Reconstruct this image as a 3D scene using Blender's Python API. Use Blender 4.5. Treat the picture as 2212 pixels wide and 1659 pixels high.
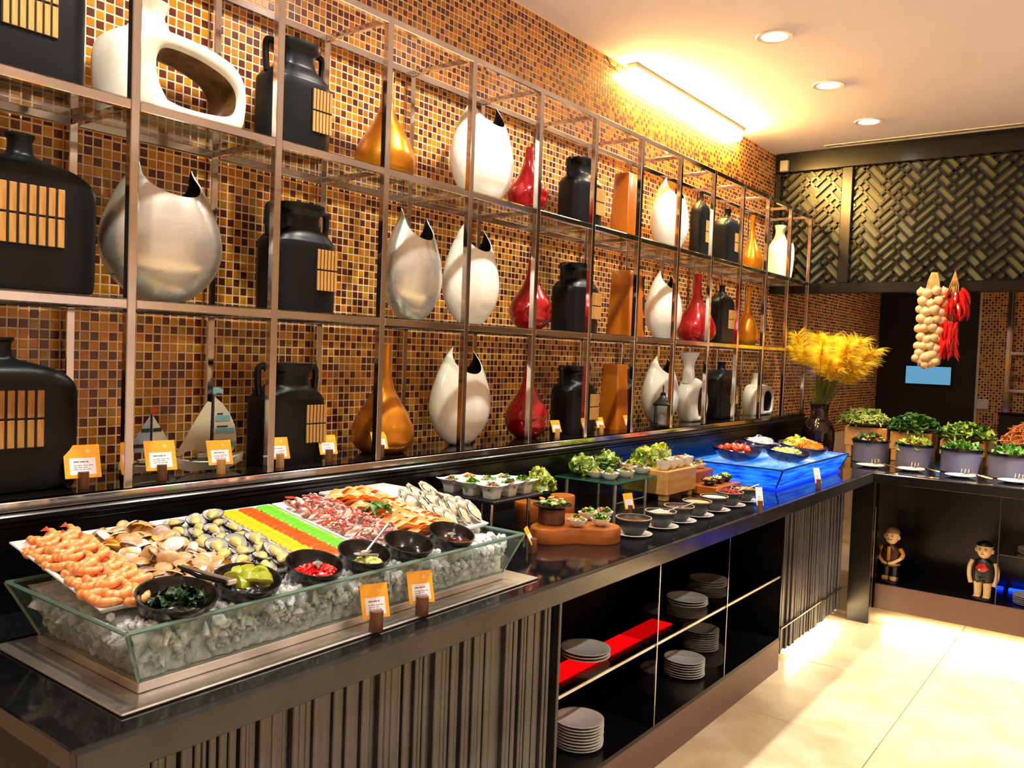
import bpy, bmesh, math, random
import numpy as np
from mathutils import Vector, Matrix, Euler
random.seed(7)
for o in list(bpy.data.objects): bpy.data.objects.remove(o)
SC = bpy.context.scene
COL = SC.collection
PI = math.pi
R = math.radians

# ------------------------------------------------------------------ camera
W, H = 2212, 1659
YAW, PIT, ROL, FPX = R(36.9), R(-2.21), R(2.13), 1830.0
CAM = np.array([0.0, 0.0, 1.525])
_fw = np.array([-math.sin(YAW)*math.cos(PIT), math.cos(YAW)*math.cos(PIT), math.sin(PIT)])
_r = np.array([math.cos(YAW), math.sin(YAW), 0.0]); _u = np.cross(_r, _fw)
_rr = _r*math.cos(ROL)+_u*math.sin(ROL); _uu = -_r*math.sin(ROL)+_u*math.cos(ROL)
def ray(x, y): return _rr*(x-W/2)/FPX - _uu*(y-H/2)/FPX + _fw
def gz(x, y, z): d = ray(x, y); return CAM + d*(z-CAM[2])/d[2]
def gx(x, y, X): d = ray(x, y); return CAM + d*(X-CAM[0])/d[0]
def gy(x, y, Y): d = ray(x, y); return CAM + d*(Y-CAM[1])/d[1]
def depth(p): return float((np.array(p)-CAM) @ _fw)
cam = bpy.data.cameras.new('camera'); cam_o = bpy.data.objects.new('camera', cam); COL.objects.link(cam_o)
cam.sensor_width = 36.0; cam.lens = 36.0*FPX/W; cam.clip_start = 0.05; cam.clip_end = 60
m = Matrix(((_rr[0], _uu[0], -_fw[0], CAM[0]), (_rr[1], _uu[1], -_fw[1], CAM[1]), (_rr[2], _uu[2], -_fw[2], CAM[2]), (0, 0, 0, 1)))
cam_o.matrix_world = m
SC.camera = cam_o

# ------------------------------------------------------------------ world, exposure, lamps
VS = SC.view_settings
SC.display_settings.display_device = 'sRGB'
VS.view_transform = 'Standard'; VS.look = 'None'; VS.gamma = 1.0; VS.use_curve_mapping = False
VS.exposure = 0.12
world = bpy.data.worlds.new('world'); SC.world = world; world.use_nodes = True
world.node_tree.nodes['Background'].inputs[0].default_value = (1.0, 0.82, 0.62, 1)
world.node_tree.nodes['Background'].inputs[1].default_value = 0.05
WARM = (1.0, 0.93, 0.85)
def spot(name, loc, power, cone=95, blend=0.6, color=WARM, radius=0.035, target=None, parent=None):
    l = bpy.data.lights.new(name, 'SPOT'); l.energy = power; l.color = color
    l.spot_size = R(cone); l.spot_blend = blend; l.shadow_soft_size = radius
    o = bpy.data.objects.new(name, l); COL.objects.link(o); o.location = loc
    if target is not None:
        o.rotation_euler = (Vector(target)-Vector(loc)).to_track_quat('-Z', 'Y').to_euler()
    if parent: o.parent = parent
    return o
def area(name, loc, sx, sy, power, color=WARM, rot=(0, 0, 0)):
    l = bpy.data.lights.new(name, 'AREA'); l.shape = 'RECTANGLE'; l.size = sx; l.size_y = sy
    l.energy = power; l.color = color
    o = bpy.data.objects.new(name, l); COL.objects.link(o); o.location = loc; o.rotation_euler = rot
    return o
CEIL = 3.08
DL_WALL = [(-1.52, 4.87-0.853*k) for k in (-1, 0, 1, 2, 3, 4, 5)]       # row of downlights along the display wall
DL_FILL = [(0.75, 4.4), (0.75, 2.2), (0.75, 0.0), (2.4, 3.3), (2.4, 0.9)]  # unseen downlights added over the room as ambient fill
SPOT_WALL, SPOT_FILL = 90.0, 205.0

# ------------------------------------------------------------------ mesh helpers
def s2l(c):
    c = c/255.0
    return c/12.92 if c <= 0.04045 else ((c+0.055)/1.055)**2.4
def rgb(t): return (s2l(t[0]), s2l(t[1]), s2l(t[2]), 1.0)
class MB:
    def __init__(s): s.v = []; s.f = []; s.m = []
    def add(s, verts, faces, mi=0, M=None):
        o = len(s.v)
        if M is not None: verts = [tuple(M @ Vector(p)) for p in verts]
        s.v.extend(verts); s.f.extend([tuple(i+o for i in f) for f in faces]); s.m.extend([mi]*len(faces))
        return s
    def box(s, x0, x1, y0, y1, z0, z1, mi=0, M=None):
        return s.add([(x0, y0, z0), (x1, y0, z0), (x1, y1, z0), (x0, y1, z0), (x0, y0, z1), (x1, y0, z1), (x1, y1, z1), (x0, y1, z1)],
                     [(0, 3, 2, 1), (4, 5, 6, 7), (0, 1, 5, 4), (1, 2, 6, 5), (2, 3, 7, 6), (3, 0, 4, 7)], mi, M)
    def cbox(s, x0, x1, y0, y1, z0, z1, c=0.004, mi=0, M=None):       # chamfered box
        V = []; idx = {}
        for i, (xs) in enumerate(((x0, 1), (x1, -1))):
            for j, (ys) in enumerate(((y0, 1), (y1, -1))):
                for k, (zs) in enumerate(((z0, 1), (z1, -1))):
                    for a in range(3):
                        p = [xs[0], ys[0], zs[0]]
                        for b, q in enumerate((xs, ys, zs)):
                            if b != a: p[b] += q[1]*c
                        # vertex a lies on the face whose normal axis is a
                        idx[(i, j, k, a)] = len(V); V.append(tuple(p))
        F = []
        g = lambda i, j, k, a: idx[(i, j, k, a)]
        for i in (0, 1):
            q = [g(i, 0, 0, 0), g(i, 1, 0, 0), g(i, 1, 1, 0), g(i, 0, 1, 0)]; F.append(q if i else q[::-1])
            q = [g(0, i, 0, 1), g(0, i, 1, 1), g(1, i, 1, 1), g(1, i, 0, 1)]; F.append(q if i else q[::-1])
            q = [g(0, 0, i, 2), g(1, 0, i, 2), g(1, 1, i, 2), g(0, 1, i, 2)]; F.append(q if i else q[::-1])
        for j in (0, 1):
            for k in (0, 1):
                F.append([g(0, j, k, 1), g(1, j, k, 1), g(1, j, k, 2), g(0, j, k, 2)])
                F.append([g(j, 0, k, 0), g(j, 1, k, 0), g(j, 1, k, 2), g(j, 0, k, 2)])
                F.append([g(j, k, 0, 0), g(j, k, 1, 0), g(j, k, 1, 1), g(j, k, 0, 1)])
        for i in (0, 1):
            for j in (0, 1):
                for k in (0, 1): F.append([g(i, j, k, 0), g(i, j, k, 1), g(i, j, k, 2)])
        return s.add(V, F, mi, M)
    def rings(s, rings, cap0=True, cap1=True, mi=0, M=None):
        n = len(rings[0]); V = [p for r in rings for p in r]; F = []
        for a in range(len(rings)-1):
            for b in range(n):
                F.append((a*n+b, a*n+(b+1) % n, (a+1)*n+(b+1) % n, (a+1)*n+b))
        if cap0: F.append(tuple(range(n-1, -1, -1)))
        if cap1: F.append(tuple((len(rings)-1)*n+i for i in range(n)))
        return s.add(V, F, mi, M)
    def lathe(s, prof, n=24, ex=1.0, ey=1.0, cap0=True, cap1=True, mi=0, M=None):
        return s.rings([[(r*ex*math.cos(2*PI*i/n), r*ey*math.sin(2*PI*i/n), z) for i in range(n)] for r, z in prof], cap0, cap1, mi, M)
    def tube(s, pts, rad, n=8, cap=True, mi=0, M=None):
        P = [Vector(p) for p in pts]
        rs = rad if isinstance(rad, (list, tuple)) else [rad]*len(P)
        rings = []; up = None
        for i, p in enumerate(P):
            t = (P[min(i+1, len(P)-1)]-P[max(i-1, 0)]).normalized()
            if up is None:
                up = Vector((0, 0, 1)) if abs(t.z) < 0.9 else Vector((1, 0, 0))
            a = t.cross(up)
            if a.length < 1e-6: a = t.orthogonal()
            a.normalize(); b = a.cross(t).normalized(); up = b
            rings.append([tuple(p+a*math.cos(2*PI*k/n)*rs[i]+b*math.sin(2*PI*k/n)*rs[i]) for k in range(n)])
        return s.rings(rings, cap, cap, mi, M)
    def mesh(s, name, mats, smooth=True, ang=38):
        me = bpy.data.meshes.new(name); me.from_pydata(s.v, [], s.f)
        for mm in (mats if isinstance(mats, (list, tuple)) else [mats]): me.materials.append(mm)
        if any(s.m): me.polygons.foreach_set('material_index', s.m)
        if smooth:
            me.shade_smooth(); me.set_sharp_from_angle(angle=R(ang))
        me.update()
        return me
def link(name, me, parent=None, loc=None, rot=None):
    o = bpy.data.objects.new(name, me); COL.objects.link(o)
    if parent is not None: o.parent = parent
    if loc is not None: o.location = loc
    if rot is not None: o.rotation_euler = rot
    return o
def part(name, mb, mat, parent, loc=None, rot=None, smooth=True, ang=38, label=None):
    o = link(name, mb.mesh(name, mat, smooth, ang), parent, loc, rot)
    if label: o['label'] = label
    return o
def tag(o, label, cat, group=None, kind=None):
    o['label'] = label; o['category'] = cat
    if group: o['group'] = group
    if kind: o['kind'] = kind
    return o
def thing(name, label, cat, loc=(0, 0, 0), rotz=0.0, group=None):
    o = bpy.data.objects.new(name, None); COL.objects.link(o); o.empty_display_size = 0.05
    o.location = tuple(float(q) for q in loc); o.rotation_euler = (0, 0, rotz)
    return tag(o, label, cat, group)
def single(name, mb, mat, label, cat, loc=(0, 0, 0), rot=(0, 0, 0), group=None, kind=None, smooth=True, ang=38):
    o = link(name, mb.mesh(name, mat, smooth, ang), None, tuple(float(q) for q in loc), rot)
    return tag(o, label, cat, group, kind)
def struct(name, mb, mat, smooth=False, label=None):
    o = link(name, mb.mesh(name, mat, smooth)); o['kind'] = 'structure'
    if label: o['label'] = label
    return o
def dup(root, loc, rotz=None, label=None, group=None):
    r = root.copy(); COL.objects.link(r); r.location = tuple(float(q) for q in loc)
    if rotz is not None: r.rotation_euler = (0, 0, rotz)
    if label: r['label'] = label
    if group: r['group'] = group
    for ch in list(root.children):
        c = ch.copy(); COL.objects.link(c); c.parent = r
        for g in list(ch.children):
            d = g.copy(); COL.objects.link(d); d.parent = c
    return r
def spl(pts, m=6):                      # Catmull-Rom through tuples
    P = [np.array(p, float) for p in pts]; out = []
    for i in range(len(P)-1):
        p0 = P[max(i-1, 0)]; p1 = P[i]; p2 = P[i+1]; p3 = P[min(i+2, len(P)-1)]
        for k in range(m):
            t = k/m
            out.append(tuple(0.5*((2*p1)+(-p0+p2)*t+(2*p0-5*p1+4*p2-p3)*t*t+(-p0+3*p1-3*p2+p3)*t**3)))
    out.append(tuple(P[-1])); return out
def sring(a, b, z, n=36, p=2.0, oy=0.0, ox=0.0):       # superellipse ring, a along y, b along x
    out = []
    for i in range(n):
        t = 2*PI*i/n; c, s = math.cos(t), math.sin(t)
        out.append((ox+b*math.copysign(abs(c)**(2/p), c), oy+a*math.copysign(abs(s)**(2/p), s), z))
    return out
def Mx(loc=(0, 0, 0), rot=(0, 0, 0), sc=(1, 1, 1)):
    return Matrix.LocRotScale(Vector(loc), Euler(rot), Vector(sc) if not isinstance(sc, (int, float)) else Vector((sc, sc, sc)))
RND = random.Random(11)
U = RND.uniform

# ------------------------------------------------------------------ materials
def mat(name, col, rough=0.5, metal=0.0, col2=None, nscale=12.0, detail=3.0, bump=0.0, bscale=40.0, spec=0.5, coat=0.0,
        emit=None, estr=0.0, sss=0.0, stretch=(1, 1, 1), rvar=0.0, lo=0.35, hi=0.65, trans=0.0):
    m = bpy.data.materials.new(name); m.use_nodes = True
    nt = m.node_tree; N = nt.nodes; L = nt.links; b = N['Principled BSDF']
    c1 = rgb(col); c2 = rgb(col2) if col2 else tuple(min(1, q*0.8) for q in c1[:3])+(1,)
    tc = N.new('ShaderNodeTexCoord'); mp = N.new('ShaderNodeMapping'); mp.inputs['Scale'].default_value = stretch
    L.new(tc.outputs['Object'], mp.inputs[0])
    nz = N.new('ShaderNodeTexNoise'); nz.inputs['Scale'].default_value = nscale; nz.inputs['Detail'].default_value = detail
    L.new(mp.outputs[0], nz.inputs['Vector'])
    cr = N.new('ShaderNodeValToRGB'); cr.color_ramp.elements[0].position = lo; cr.color_ramp.elements[1].position = hi
    cr.color_ramp.elements[0].color = c2; cr.color_ramp.elements[1].color = c1
    L.new(nz.outputs['Fac'], cr.inputs[0]); L.new(cr.outputs[0], b.inputs['Base Color'])
    b.inputs['Roughness'].default_value = rough; b.inputs['Metallic'].default_value = metal
    b.inputs['Specular IOR Level'].default_value = spec
    b.inputs['Coat Weight'].default_value = coat; b.inputs['Coat Roughness'].default_value = 0.06
    if trans: b.inputs['Transmission Weight'].default_value = trans
    if sss:
        b.inputs['Subsurface Weight'].default_value = sss; b.inputs['Subsurface Radius'].default_value = (0.01, 0.006, 0.004)
        b.inputs['Subsurface Scale'].default_value = 0.5
    if emit:
        b.inputs['Emission Color'].default_value = rgb(emit); b.inputs['Emission Strength'].default_value = estr
    if rvar:
        mr = N.new('ShaderNodeMapRange'); mr.inputs['To Min'].default_value = max(0.02, rough-rvar); mr.inputs['To Max'].default_value = rough+rvar
        L.new(nz.outputs['Fac'], mr.inputs['Value']); L.new(mr.outputs[0], b.inputs['Roughness'])
    if bump:
        n2 = N.new('ShaderNodeTexNoise'); n2.inputs['Scale'].default_value = bscale; n2.inputs['Detail'].default_value = 4
        L.new(mp.outputs[0], n2.inputs['Vector'])
        bp = N.new('ShaderNodeBump'); bp.inputs['Strength'].default_value = bump; bp.inputs['Distance'].default_value = 0.01
        L.new(n2.outputs['Fac'], bp.inputs['Height']); L.new(bp.outputs[0], b.inputs['Normal'])
    return m
def glassy(name, tint, refl=0.9, rough=0.02, ior=1.45, base=0.04, body=0.0, bodycol=(200, 220, 210)):
    """thin sheet of glass: tinted see-through plus Fresnel reflection (and an optional hazy body)"""
    m = bpy.data.materials.new(name); m.use_nodes = True
    nt = m.node_tree; N = nt.nodes; L = nt.links; N.remove(N['Principled BSDF']); out = N['Material Output']
    tr = N.new('ShaderNodeBsdfTransparent')
    nz = N.new('ShaderNodeTexNoise'); nz.inputs['Scale'].default_value = 3.0
    cr = N.new('ShaderNodeValToRGB'); t = rgb(tint)
    cr.color_ramp.elements[0].color = tuple(q*0.94 for q in t[:3])+(1,); cr.color_ramp.elements[1].color = t
    L.new(nz.outputs['Fac'], cr.inputs[0]); L.new(cr.outputs[0], tr.inputs[0])
    gl = N.new('ShaderNodeBsdfGlossy'); gl.inputs['Roughness'].default_value = rough; gl.inputs[0].default_value = (refl, refl, refl, 1)
    lw = N.new('ShaderNodeLayerWeight'); lw.inputs[0].default_value = 0.5      # facing = 1-|cos|: Schlick reflectance, both sides alike
    pw = N.new('ShaderNodeMath'); pw.operation = 'POWER'; pw.inputs[1].default_value = 5.0; L.new(lw.outputs['Facing'], pw.inputs[0])
    ad = N.new('ShaderNodeMath'); ad.operation = 'MULTIPLY_ADD'; ad.inputs[1].default_value = 0.9; ad.inputs[2].default_value = base; ad.use_clamp = True
    L.new(pw.outputs[0], ad.inputs[0])
    mx = N.new('ShaderNodeMixShader'); L.new(ad.outputs[0], mx.inputs[0])
    src = tr
    if body > 0:
        df = N.new('ShaderNodeBsdfDiffuse'); df.inputs[0].default_value = rgb(bodycol)
        m2 = N.new('ShaderNodeMixShader'); m2.inputs[0].default_value = body; L.new(tr.outputs[0], m2.inputs[1]); L.new(df.outputs[0], m2.inputs[2]); src = m2
    L.new(src.outputs[0], mx.inputs[1]); L.new(gl.outputs[0], mx.inputs[2]); L.new(mx.outputs[0], out.inputs[0])
    return m
def glow(name, col, strength):
    m = bpy.data.materials.new(name); m.use_nodes = True
    N = m.node_tree.nodes; L = m.node_tree.links; N.remove(N['Principled BSDF'])
    e = N.new('ShaderNodeEmission'); e.inputs[0].default_value = rgb(col); e.inputs[1].default_value = strength
    L.new(e.outputs[0], N['Material Output'].inputs[0]); return m
def wood(name, c1, c2, rough=0.4, stretch=(1, 12, 12), nscale=3.0, coat=0.2):
    return mat(name, c1, rough, col2=c2, nscale=nscale, detail=6, stretch=stretch, coat=coat, lo=0.3, hi=0.7, bump=0.08, bscale=30)
M = {}
M['grout'] = mat('grout', (250, 226, 194), 0.8, col2=(240, 208, 170), nscale=8, bump=0.1)
M['t_gold'] = mat('tile_gold', (220, 146, 14), 0.22, col2=(200, 124, 8), nscale=30, spec=0.6)
M['t_orange'] = mat('tile_orange', (210, 124, 10), 0.22, col2=(190, 104, 6), nscale=30, spec=0.6)
M['t_olive'] = mat('tile_olive', (184, 132, 28), 0.22, col2=(160, 110, 18), nscale=30, spec=0.6)
M['t_brown'] = mat('tile_brown', (112, 46, 20), 0.22, col2=(86, 32, 14), nscale=30, spec=0.6)
M['ceil'] = mat('ceiling_paint', (236, 228, 238), 0.9, col2=(232, 223, 233), nscale=2)
M['marble'] = mat('floor_marble', (220, 198, 160), 0.28, col2=(196, 168, 124), nscale=5, detail=8, lo=0.3, hi=0.62, spec=0.45)
M['floorgrout'] = mat('floor_grout', (150, 122, 88), 0.8)
M['beige'] = mat('beige_wall', (222, 208, 202), 0.8, nscale=3)
M['granite'] = mat('black_granite', (17, 19, 22), 0.07, col2=(10, 11, 14), nscale=160, detail=2, spec=0.65, rvar=0.025)
M['lip'] = mat('bronze_lip', (60, 59, 61), 0.2, col2=(48, 47, 49), nscale=9, metal=0.5, rvar=0.05, spec=0.6)
M['black'] = mat('black_lacquer', (13, 13, 14), 0.22, col2=(9, 9, 10), nscale=6, spec=0.5)
M['blackmatte'] = mat('black_board', (15, 15, 16), 0.5, col2=(10, 10, 11), nscale=6)
M['slat'] = mat('bronze_slat', (104, 102, 104), 0.33, col2=(72, 70, 72), nscale=5, metal=0.6, stretch=(6, 6, 0.6), rvar=0.08)
M['plinth'] = mat('brown_plinth', (112, 84, 72), 0.35, col2=(92, 68, 58), nscale=220, detail=2, spec=0.4)
M['chrome'] = mat('chrome', (228, 222, 220), 0.1, metal=1.0, col2=(206, 199, 197), nscale=4, rvar=0.04)
M['steel'] = mat('brushed_steel', (226, 222, 216), 0.34, metal=0.9, col2=(190, 185, 178), nscale=6, stretch=(1, 1, 1), rvar=0.08)
M['ledge'] = mat('dark_ledge_glass', (20, 18, 15), 0.06, col2=(14, 13, 11), nscale=6, spec=0.9)
M['shelfglass'] = glassy('shelf_glass', (238, 243, 238), 0.85, 0.03, base=0.05)
M['glassedge'] = glassy('glass_edge', (120, 165, 145), 0.8, 0.05, base=0.1, body=0.5, bodycol=(140, 180, 165))
M['trayglass'] = glassy('tray_glass', (249, 253, 251), 0.9, 0.04, base=0.03, body=0.02, bodycol=(170, 205, 195))
M['clearglass'] = glassy('clear_glass', (236, 242, 238), 0.9, 0.02, base=0.06)
M['smokeglass'] = glassy('smoke_glass', (222, 216, 212), 0.8, 0.02, base=0.07)
M['lattice'] = mat('lattice_bar', (7, 7, 7), 0.22, nscale=10, spec=0.4)
M['latback'] = mat('lattice_backing', (84, 90, 76), 0.3, col2=(74, 79, 66), nscale=4, spec=0.4)
M['blackvase'] = mat('black_ceramic', (10, 14, 19), 0.36, col2=(7, 10, 13), nscale=8, spec=0.26)
M['whitevase'] = mat('white_ceramic', (240, 236, 224), 0.14, col2=(232, 227, 213), nscale=4, coat=0.4)
M['creamvase'] = mat('cream_ceramic', (228, 222, 206), 0.45, col2=(210, 202, 184), nscale=10)
M['brownin'] = mat('brown_glaze', (120, 88, 50), 0.35, col2=(62, 40, 20), nscale=22)
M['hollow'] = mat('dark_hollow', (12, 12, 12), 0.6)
M['silver'] = mat('silver_leaf', (224, 222, 214), 0.28, metal=0.78, col2=(206, 203, 194), nscale=7, stretch=(1, 1, 2.5), rvar=0.05, detail=4, lo=.2, hi=.8)
M['goldvase'] = mat('gold_lacquer', (214, 138, 20), 0.3, metal=0.7, col2=(170, 98, 8), nscale=7, coat=0.35, rvar=0.08)
M['redvase'] = mat('red_lacquer', (178, 8, 22), 0.16, metal=0.35, col2=(140, 4, 14), nscale=8, coat=0.8)
M['orangeblk'] = mat('amber_lacquer', (184, 100, 14), 0.25, col2=(160, 82, 8), nscale=6, coat=0.3, stretch=(1, 1, 0.3))
M['bamboo'] = mat('bamboo', (196, 148, 78), 0.45, col2=(164, 112, 50), nscale=6, stretch=(8, 8, 1))
M['bambooback'] = mat('bamboo_gap', (36, 24, 14), 0.7)
M['card'] = mat('card_orange', (246, 172, 30), 0.5, col2=(240, 160, 20), nscale=8)
M['paper'] = mat('card_paper', (240, 234, 236), 0.6, col2=(234, 227, 230), nscale=8)
M['ink'] = mat('card_ink', (120, 110, 130), 0.7)
M['peg'] = wood('dark_wood_peg', (110, 66, 38), (70, 38, 22), stretch=(10, 10, 1.2), nscale=6)
M['peglight'] = wood('light_wood_peg', (196, 148, 84), (150, 104, 52), stretch=(10, 10, 1.2), nscale=6)
M['porcelain'] = mat('white_porcelain', (238, 236, 230), 0.18, col2=(230, 227, 220), nscale=5, coat=0.3)
M['plate'] = mat('stoneware_plate', (206, 204, 196), 0.25, col2=(194, 191, 182), nscale=6, coat=0.2)
M['blackbowl'] = mat('black_melamine', (16, 16, 17), 0.2, col2=(11, 11, 12), nscale=5, spec=0.6)
M['greybowl'] = mat('dark_stoneware', (52, 56, 58), 0.35, col2=(34, 37, 39), nscale=14, stretch=(1, 1, 5))
M['bowlrim'] = mat('tan_bowl_rim', (196, 170, 140), 0.35, col2=(160, 130, 100), nscale=30)
M['greypot'] = mat('grey_pot', (116, 116, 140), 0.35, col2=(100, 100, 122), nscale=5, metal=0.25)
M['woodwarm'] = wood('warm_wood', (180, 98, 22), (134, 66, 12), stretch=(2, 2, 8), nscale=4, coat=0.4)
M['woodpine'] = wood('pine_wood', (216, 168, 92), (184, 128, 58), stretch=(9, 1, 9), nscale=3)
M['bark'] = mat('stump_bark', (112, 66, 36), 0.6, col2=(64, 34, 20), nscale=24, bump=0.5, bscale=40, stretch=(1, 1, .4))
# ================================================================== STRUCTURE
WX = -2.333                       # display wall surface
LATY = 6.34                       # lattice screen plane
BACKY = 9.66
LIPX = -1.263; CT = 0.90; BCY = 5.19
# floor: grout bed with marble slabs
fl = struct('floor', MB().box(-2.4, 3.4, -2.2, BACKY, -0.05, -0.006), M['floorgrout'], label='beige marble tile floor')
sl_mesh = MB().cbox(-0.398, 0.398, -0.398, 0.398, -0.03, 0.0, 0.002).mesh('slab', M['marble'], False)
for i in range(-1, 5):
    for j in range(-2, 8):
        cx = -0.79+0.8*i+0.4; cy = 3.56+0.8*(j-4)+0.4
        o = link('slab', sl_mesh, fl, (cx, cy, 0)); o.rotation_euler = (0, 0, PI*((i+j) % 2))
link('slab', MB().box(-2.4, -1.592, 5.2, BACKY, -0.03, 0.0).mesh('slab_long', M['marble'], False), fl)
link('slab', MB().box(-1.59, 3.2, 6.77, BACKY, -0.03, 0.0).mesh('slab_corridor', M['marble'], False), fl)
ce = struct('ceiling', MB().box(-2.4, 3.4, -2.2, BACKY, CEIL, CEIL+0.1), M['ceil'], label='smooth off-white ceiling')
struct('wall_right', MB().box(3.4, 3.5, -2.2, BACKY, 0, CEIL), M['beige'])
struct('wall_front', MB().box(-2.4, 3.4, -2.3, -2.2, 0, CEIL), M['beige'])
wl = struct('wall_left', MB().box(-2.45, WX-0.0014, -2.2, BACKY, 0, CEIL), M['grout'], label='wall of gold, amber and brown mosaic tiles')
wb = struct('wall_back', MB().box(-2.4, 3.4, BACKY, BACKY+0.1, 0, CEIL), M['grout'], label='mosaic tiled wall beside the dark door')
TP = 0.0265; TG = 0.0044; TD = 0.0014
TM = [M['t_gold'], M['t_orange'], M['t_olive'], M['t_brown']]
trnd = random.Random(3)
def tile_kind(i, j):
    pd = 0.74 if (i+j) % 2 else 0.13
    if trnd.random() < pd: return 3
    q = trnd.random()
    return 0 if q < 0.45 else (1 if q < 0.75 else 2)
hs = TP/2-TG/2; ci = 0.0010
def tverts(axis, cy, cz):
    # tile proud of the wall, chamfered edge; axis 'x': on display wall facing +x; 'y': on back wall facing -y
    if axis == 'x':
        return [(WX-TD, cy-hs, cz-hs), (WX-TD, cy+hs, cz-hs), (WX-TD, cy+hs, cz+hs), (WX-TD, cy-hs, cz+hs),
                (WX, cy-hs+ci, cz-hs+ci), (WX, cy+hs-ci, cz-hs+ci), (WX, cy+hs-ci, cz+hs-ci), (WX, cy-hs+ci, cz+hs-ci)]
    return [(cy+hs, BACKY, cz-hs), (cy-hs, BACKY, cz-hs), (cy-hs, BACKY, cz+hs), (cy+hs, BACKY, cz+hs),
            (cy+hs-ci, BACKY-TD, cz-hs+ci), (cy-hs+ci, BACKY-TD, cz-hs+ci), (cy-hs+ci, BACKY-TD, cz+hs-ci), (cy+hs-ci, BACKY-TD, cz+hs-ci)]
TF = [(4, 5, 6, 7), (0, 1, 5, 4), (1, 2, 6, 5), (2, 3, 7, 6), (3, 0, 4, 7)]
one = MB(); one.add([(x-WX, y, z) for x, y, z in tverts('x', 0, 0)], TF)
tmesh = [one.mesh('tile', t, False) for t in TM]
tv, tf, tm = [], [], []
nz0, nz1 = int(0.88/TP), int(CEIL/TP)
for i in range(int(0.25/TP), int((BACKY-0.02)/TP)):
    y = (i+0.5)*TP
    for j in range(nz0, nz1):
        z = (j+0.5)*TP
        if z < 1.12 and y < 6.2: continue
        if y > LATY+0.05 and z > 2.5: continue
        k = tile_kind(i, j)
        if 1.10 < y < 1.555 and 1.165 < z < 1.615:
            link('tile', tmesh[k], wl, (WX, y, z)); continue
        o = len(tv); tv.extend(tverts('x', y, z)); tf.extend([tuple(q+o for q in f) for f in TF]); tm.extend([k]*5)
def stuffmesh(name, tv, tf, tm, parent):
    me = bpy.data.meshes.new(name); me.from_pydata(tv, [], tf)
    for t in TM: me.materials.append(t)
    me.polygons.foreach_set('material_index', tm); o = link(name, me, parent); o['kind'] = 'stuff'; return o
stuffmesh('mosaic_tiles', tv, tf, tm, wl)
tv, tf, tm = [], [], []
for i in range(int(-1.40/TP), int(-0.2/TP)):
    for j in range(int(0.85/TP), int(2.4/TP)):
        y = (i+0.5)*TP; z = (j+0.5)*TP; k = tile_kind(i, j)
        o = len(tv); tv.extend(tverts('y', y, z)); tf.extend([tuple(q+o for q in f) for f in TF]); tm.extend([k]*5)
stuffmesh('mosaic_tiles', tv, tf, tm, wb)
# dark door with small lit window
dr = struct('door_1', MB().cbox(-2.33, -1.396, BACKY-0.05, BACKY-0.004, 0, 2.45, 0.004), M['blackmatte'], label='black double door with a small blue lit window')
wpa = gy(1958, 790, BACKY-0.05); wpb = gy(2053, 832, BACKY-0.05)
dw = part('window_pane', MB().box(wpa[0], wpb[0], BACKY-0.056, BACKY-0.052, wpb[2], wpa[2]), glow('blue_window', (110, 176, 216), 0.75), dr, smooth=False, label='blue lit window pane')
fr = MB()
for a in ((wpa[0]-.02, wpb[0]+.02, wpa[2], wpa[2]+.02), (wpa[0]-.02, wpb[0]+.02, wpb[2]-.02, wpb[2]), (wpa[0]-.02, wpa[0], wpb[2], wpa[2]), (wpb[0], wpb[0]+.02, wpb[2], wpa[2])):
    fr.box(a[0], a[1], BACKY-0.06, BACKY-0.05, a[2], a[3])
part('window_frame', fr, M['black'], dr, smooth=False)
# ------------------------------------------------------------------ ceiling fittings
dl_lens = glow('downlight_lens', (255, 244, 224), 14.0)
M['whitetrim'] = mat('white_trim', (240, 234, 228), 0.4)
ring = MB().lathe([(0.062, -0.004), (0.084, -0.006), (0.089, 0.0), (0.062, 0.0)], 28, cap0=False, cap1=False).mesh('trim_ring', M['whitetrim'])
lens = MB().lathe([(0.0, -0.0035), (0.063, -0.0035)], 24, cap0=False, cap1=False).mesh('lens', dl_lens)
dl_words = ['farthest ceiling downlight, nearest the black lattice', 'middle of the three ceiling downlights in view', 'nearest and largest ceiling downlight in view']
for k, (x, y) in enumerate(DL_WALL+DL_FILL+[(-1.2, 8.0)]):
    t = thing('downlight', dl_words[k] if k < 3 else 'assumed recessed ceiling downlight out of view', 'downlight', (x, y, CEIL-0.0005), 0, 'recessed ceiling downlights')
    link('trim_ring', ring, t); link('lens', lens, t)
    if k < len(DL_WALL): spot('downlight_lamp', (x, y, CEIL-0.02), SPOT_WALL, 125, 0.8, target=(x-0.55, y, 0))
    elif k < len(DL_WALL)+len(DL_FILL): spot('downlight_lamp', (x, y, CEIL-0.02), SPOT_FILL, 120, 0.8, target=(x, y, 0))  # lamps of the added room fill
    else: spot('downlight_lamp', (x, y, CEIL-0.02), 30, 130, 0.8, target=(x, y, 0))
# linear air vent
va = gz(1790, 320, CEIL)
vt = thing('air_vent', 'long narrow slot air vent in the ceiling before the lattice', 'air vent', (va[0], 6.24, CEIL))
part('frame', MB().box(0, 3.2, -0.035, -0.028, -0.004, 0).box(0, 3.2, 0.028, 0.035, -0.004, 0).box(-0.007, 0, -0.035, 0.035, -0.004, 0), M['whitetrim'], vt, smooth=False)
part('slot', MB().box(0, 3.2, -0.028, 0.028, -0.0015, 0), mat('vent_slot', (70, 52, 46), 0.8), vt, smooth=False)
for yy in (0.0,): part('slat', MB().box(0, 3.2, yy-0.003, yy+0.003, -0.003, -0.0016), M['whitetrim'], vt, smooth=False)
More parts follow.
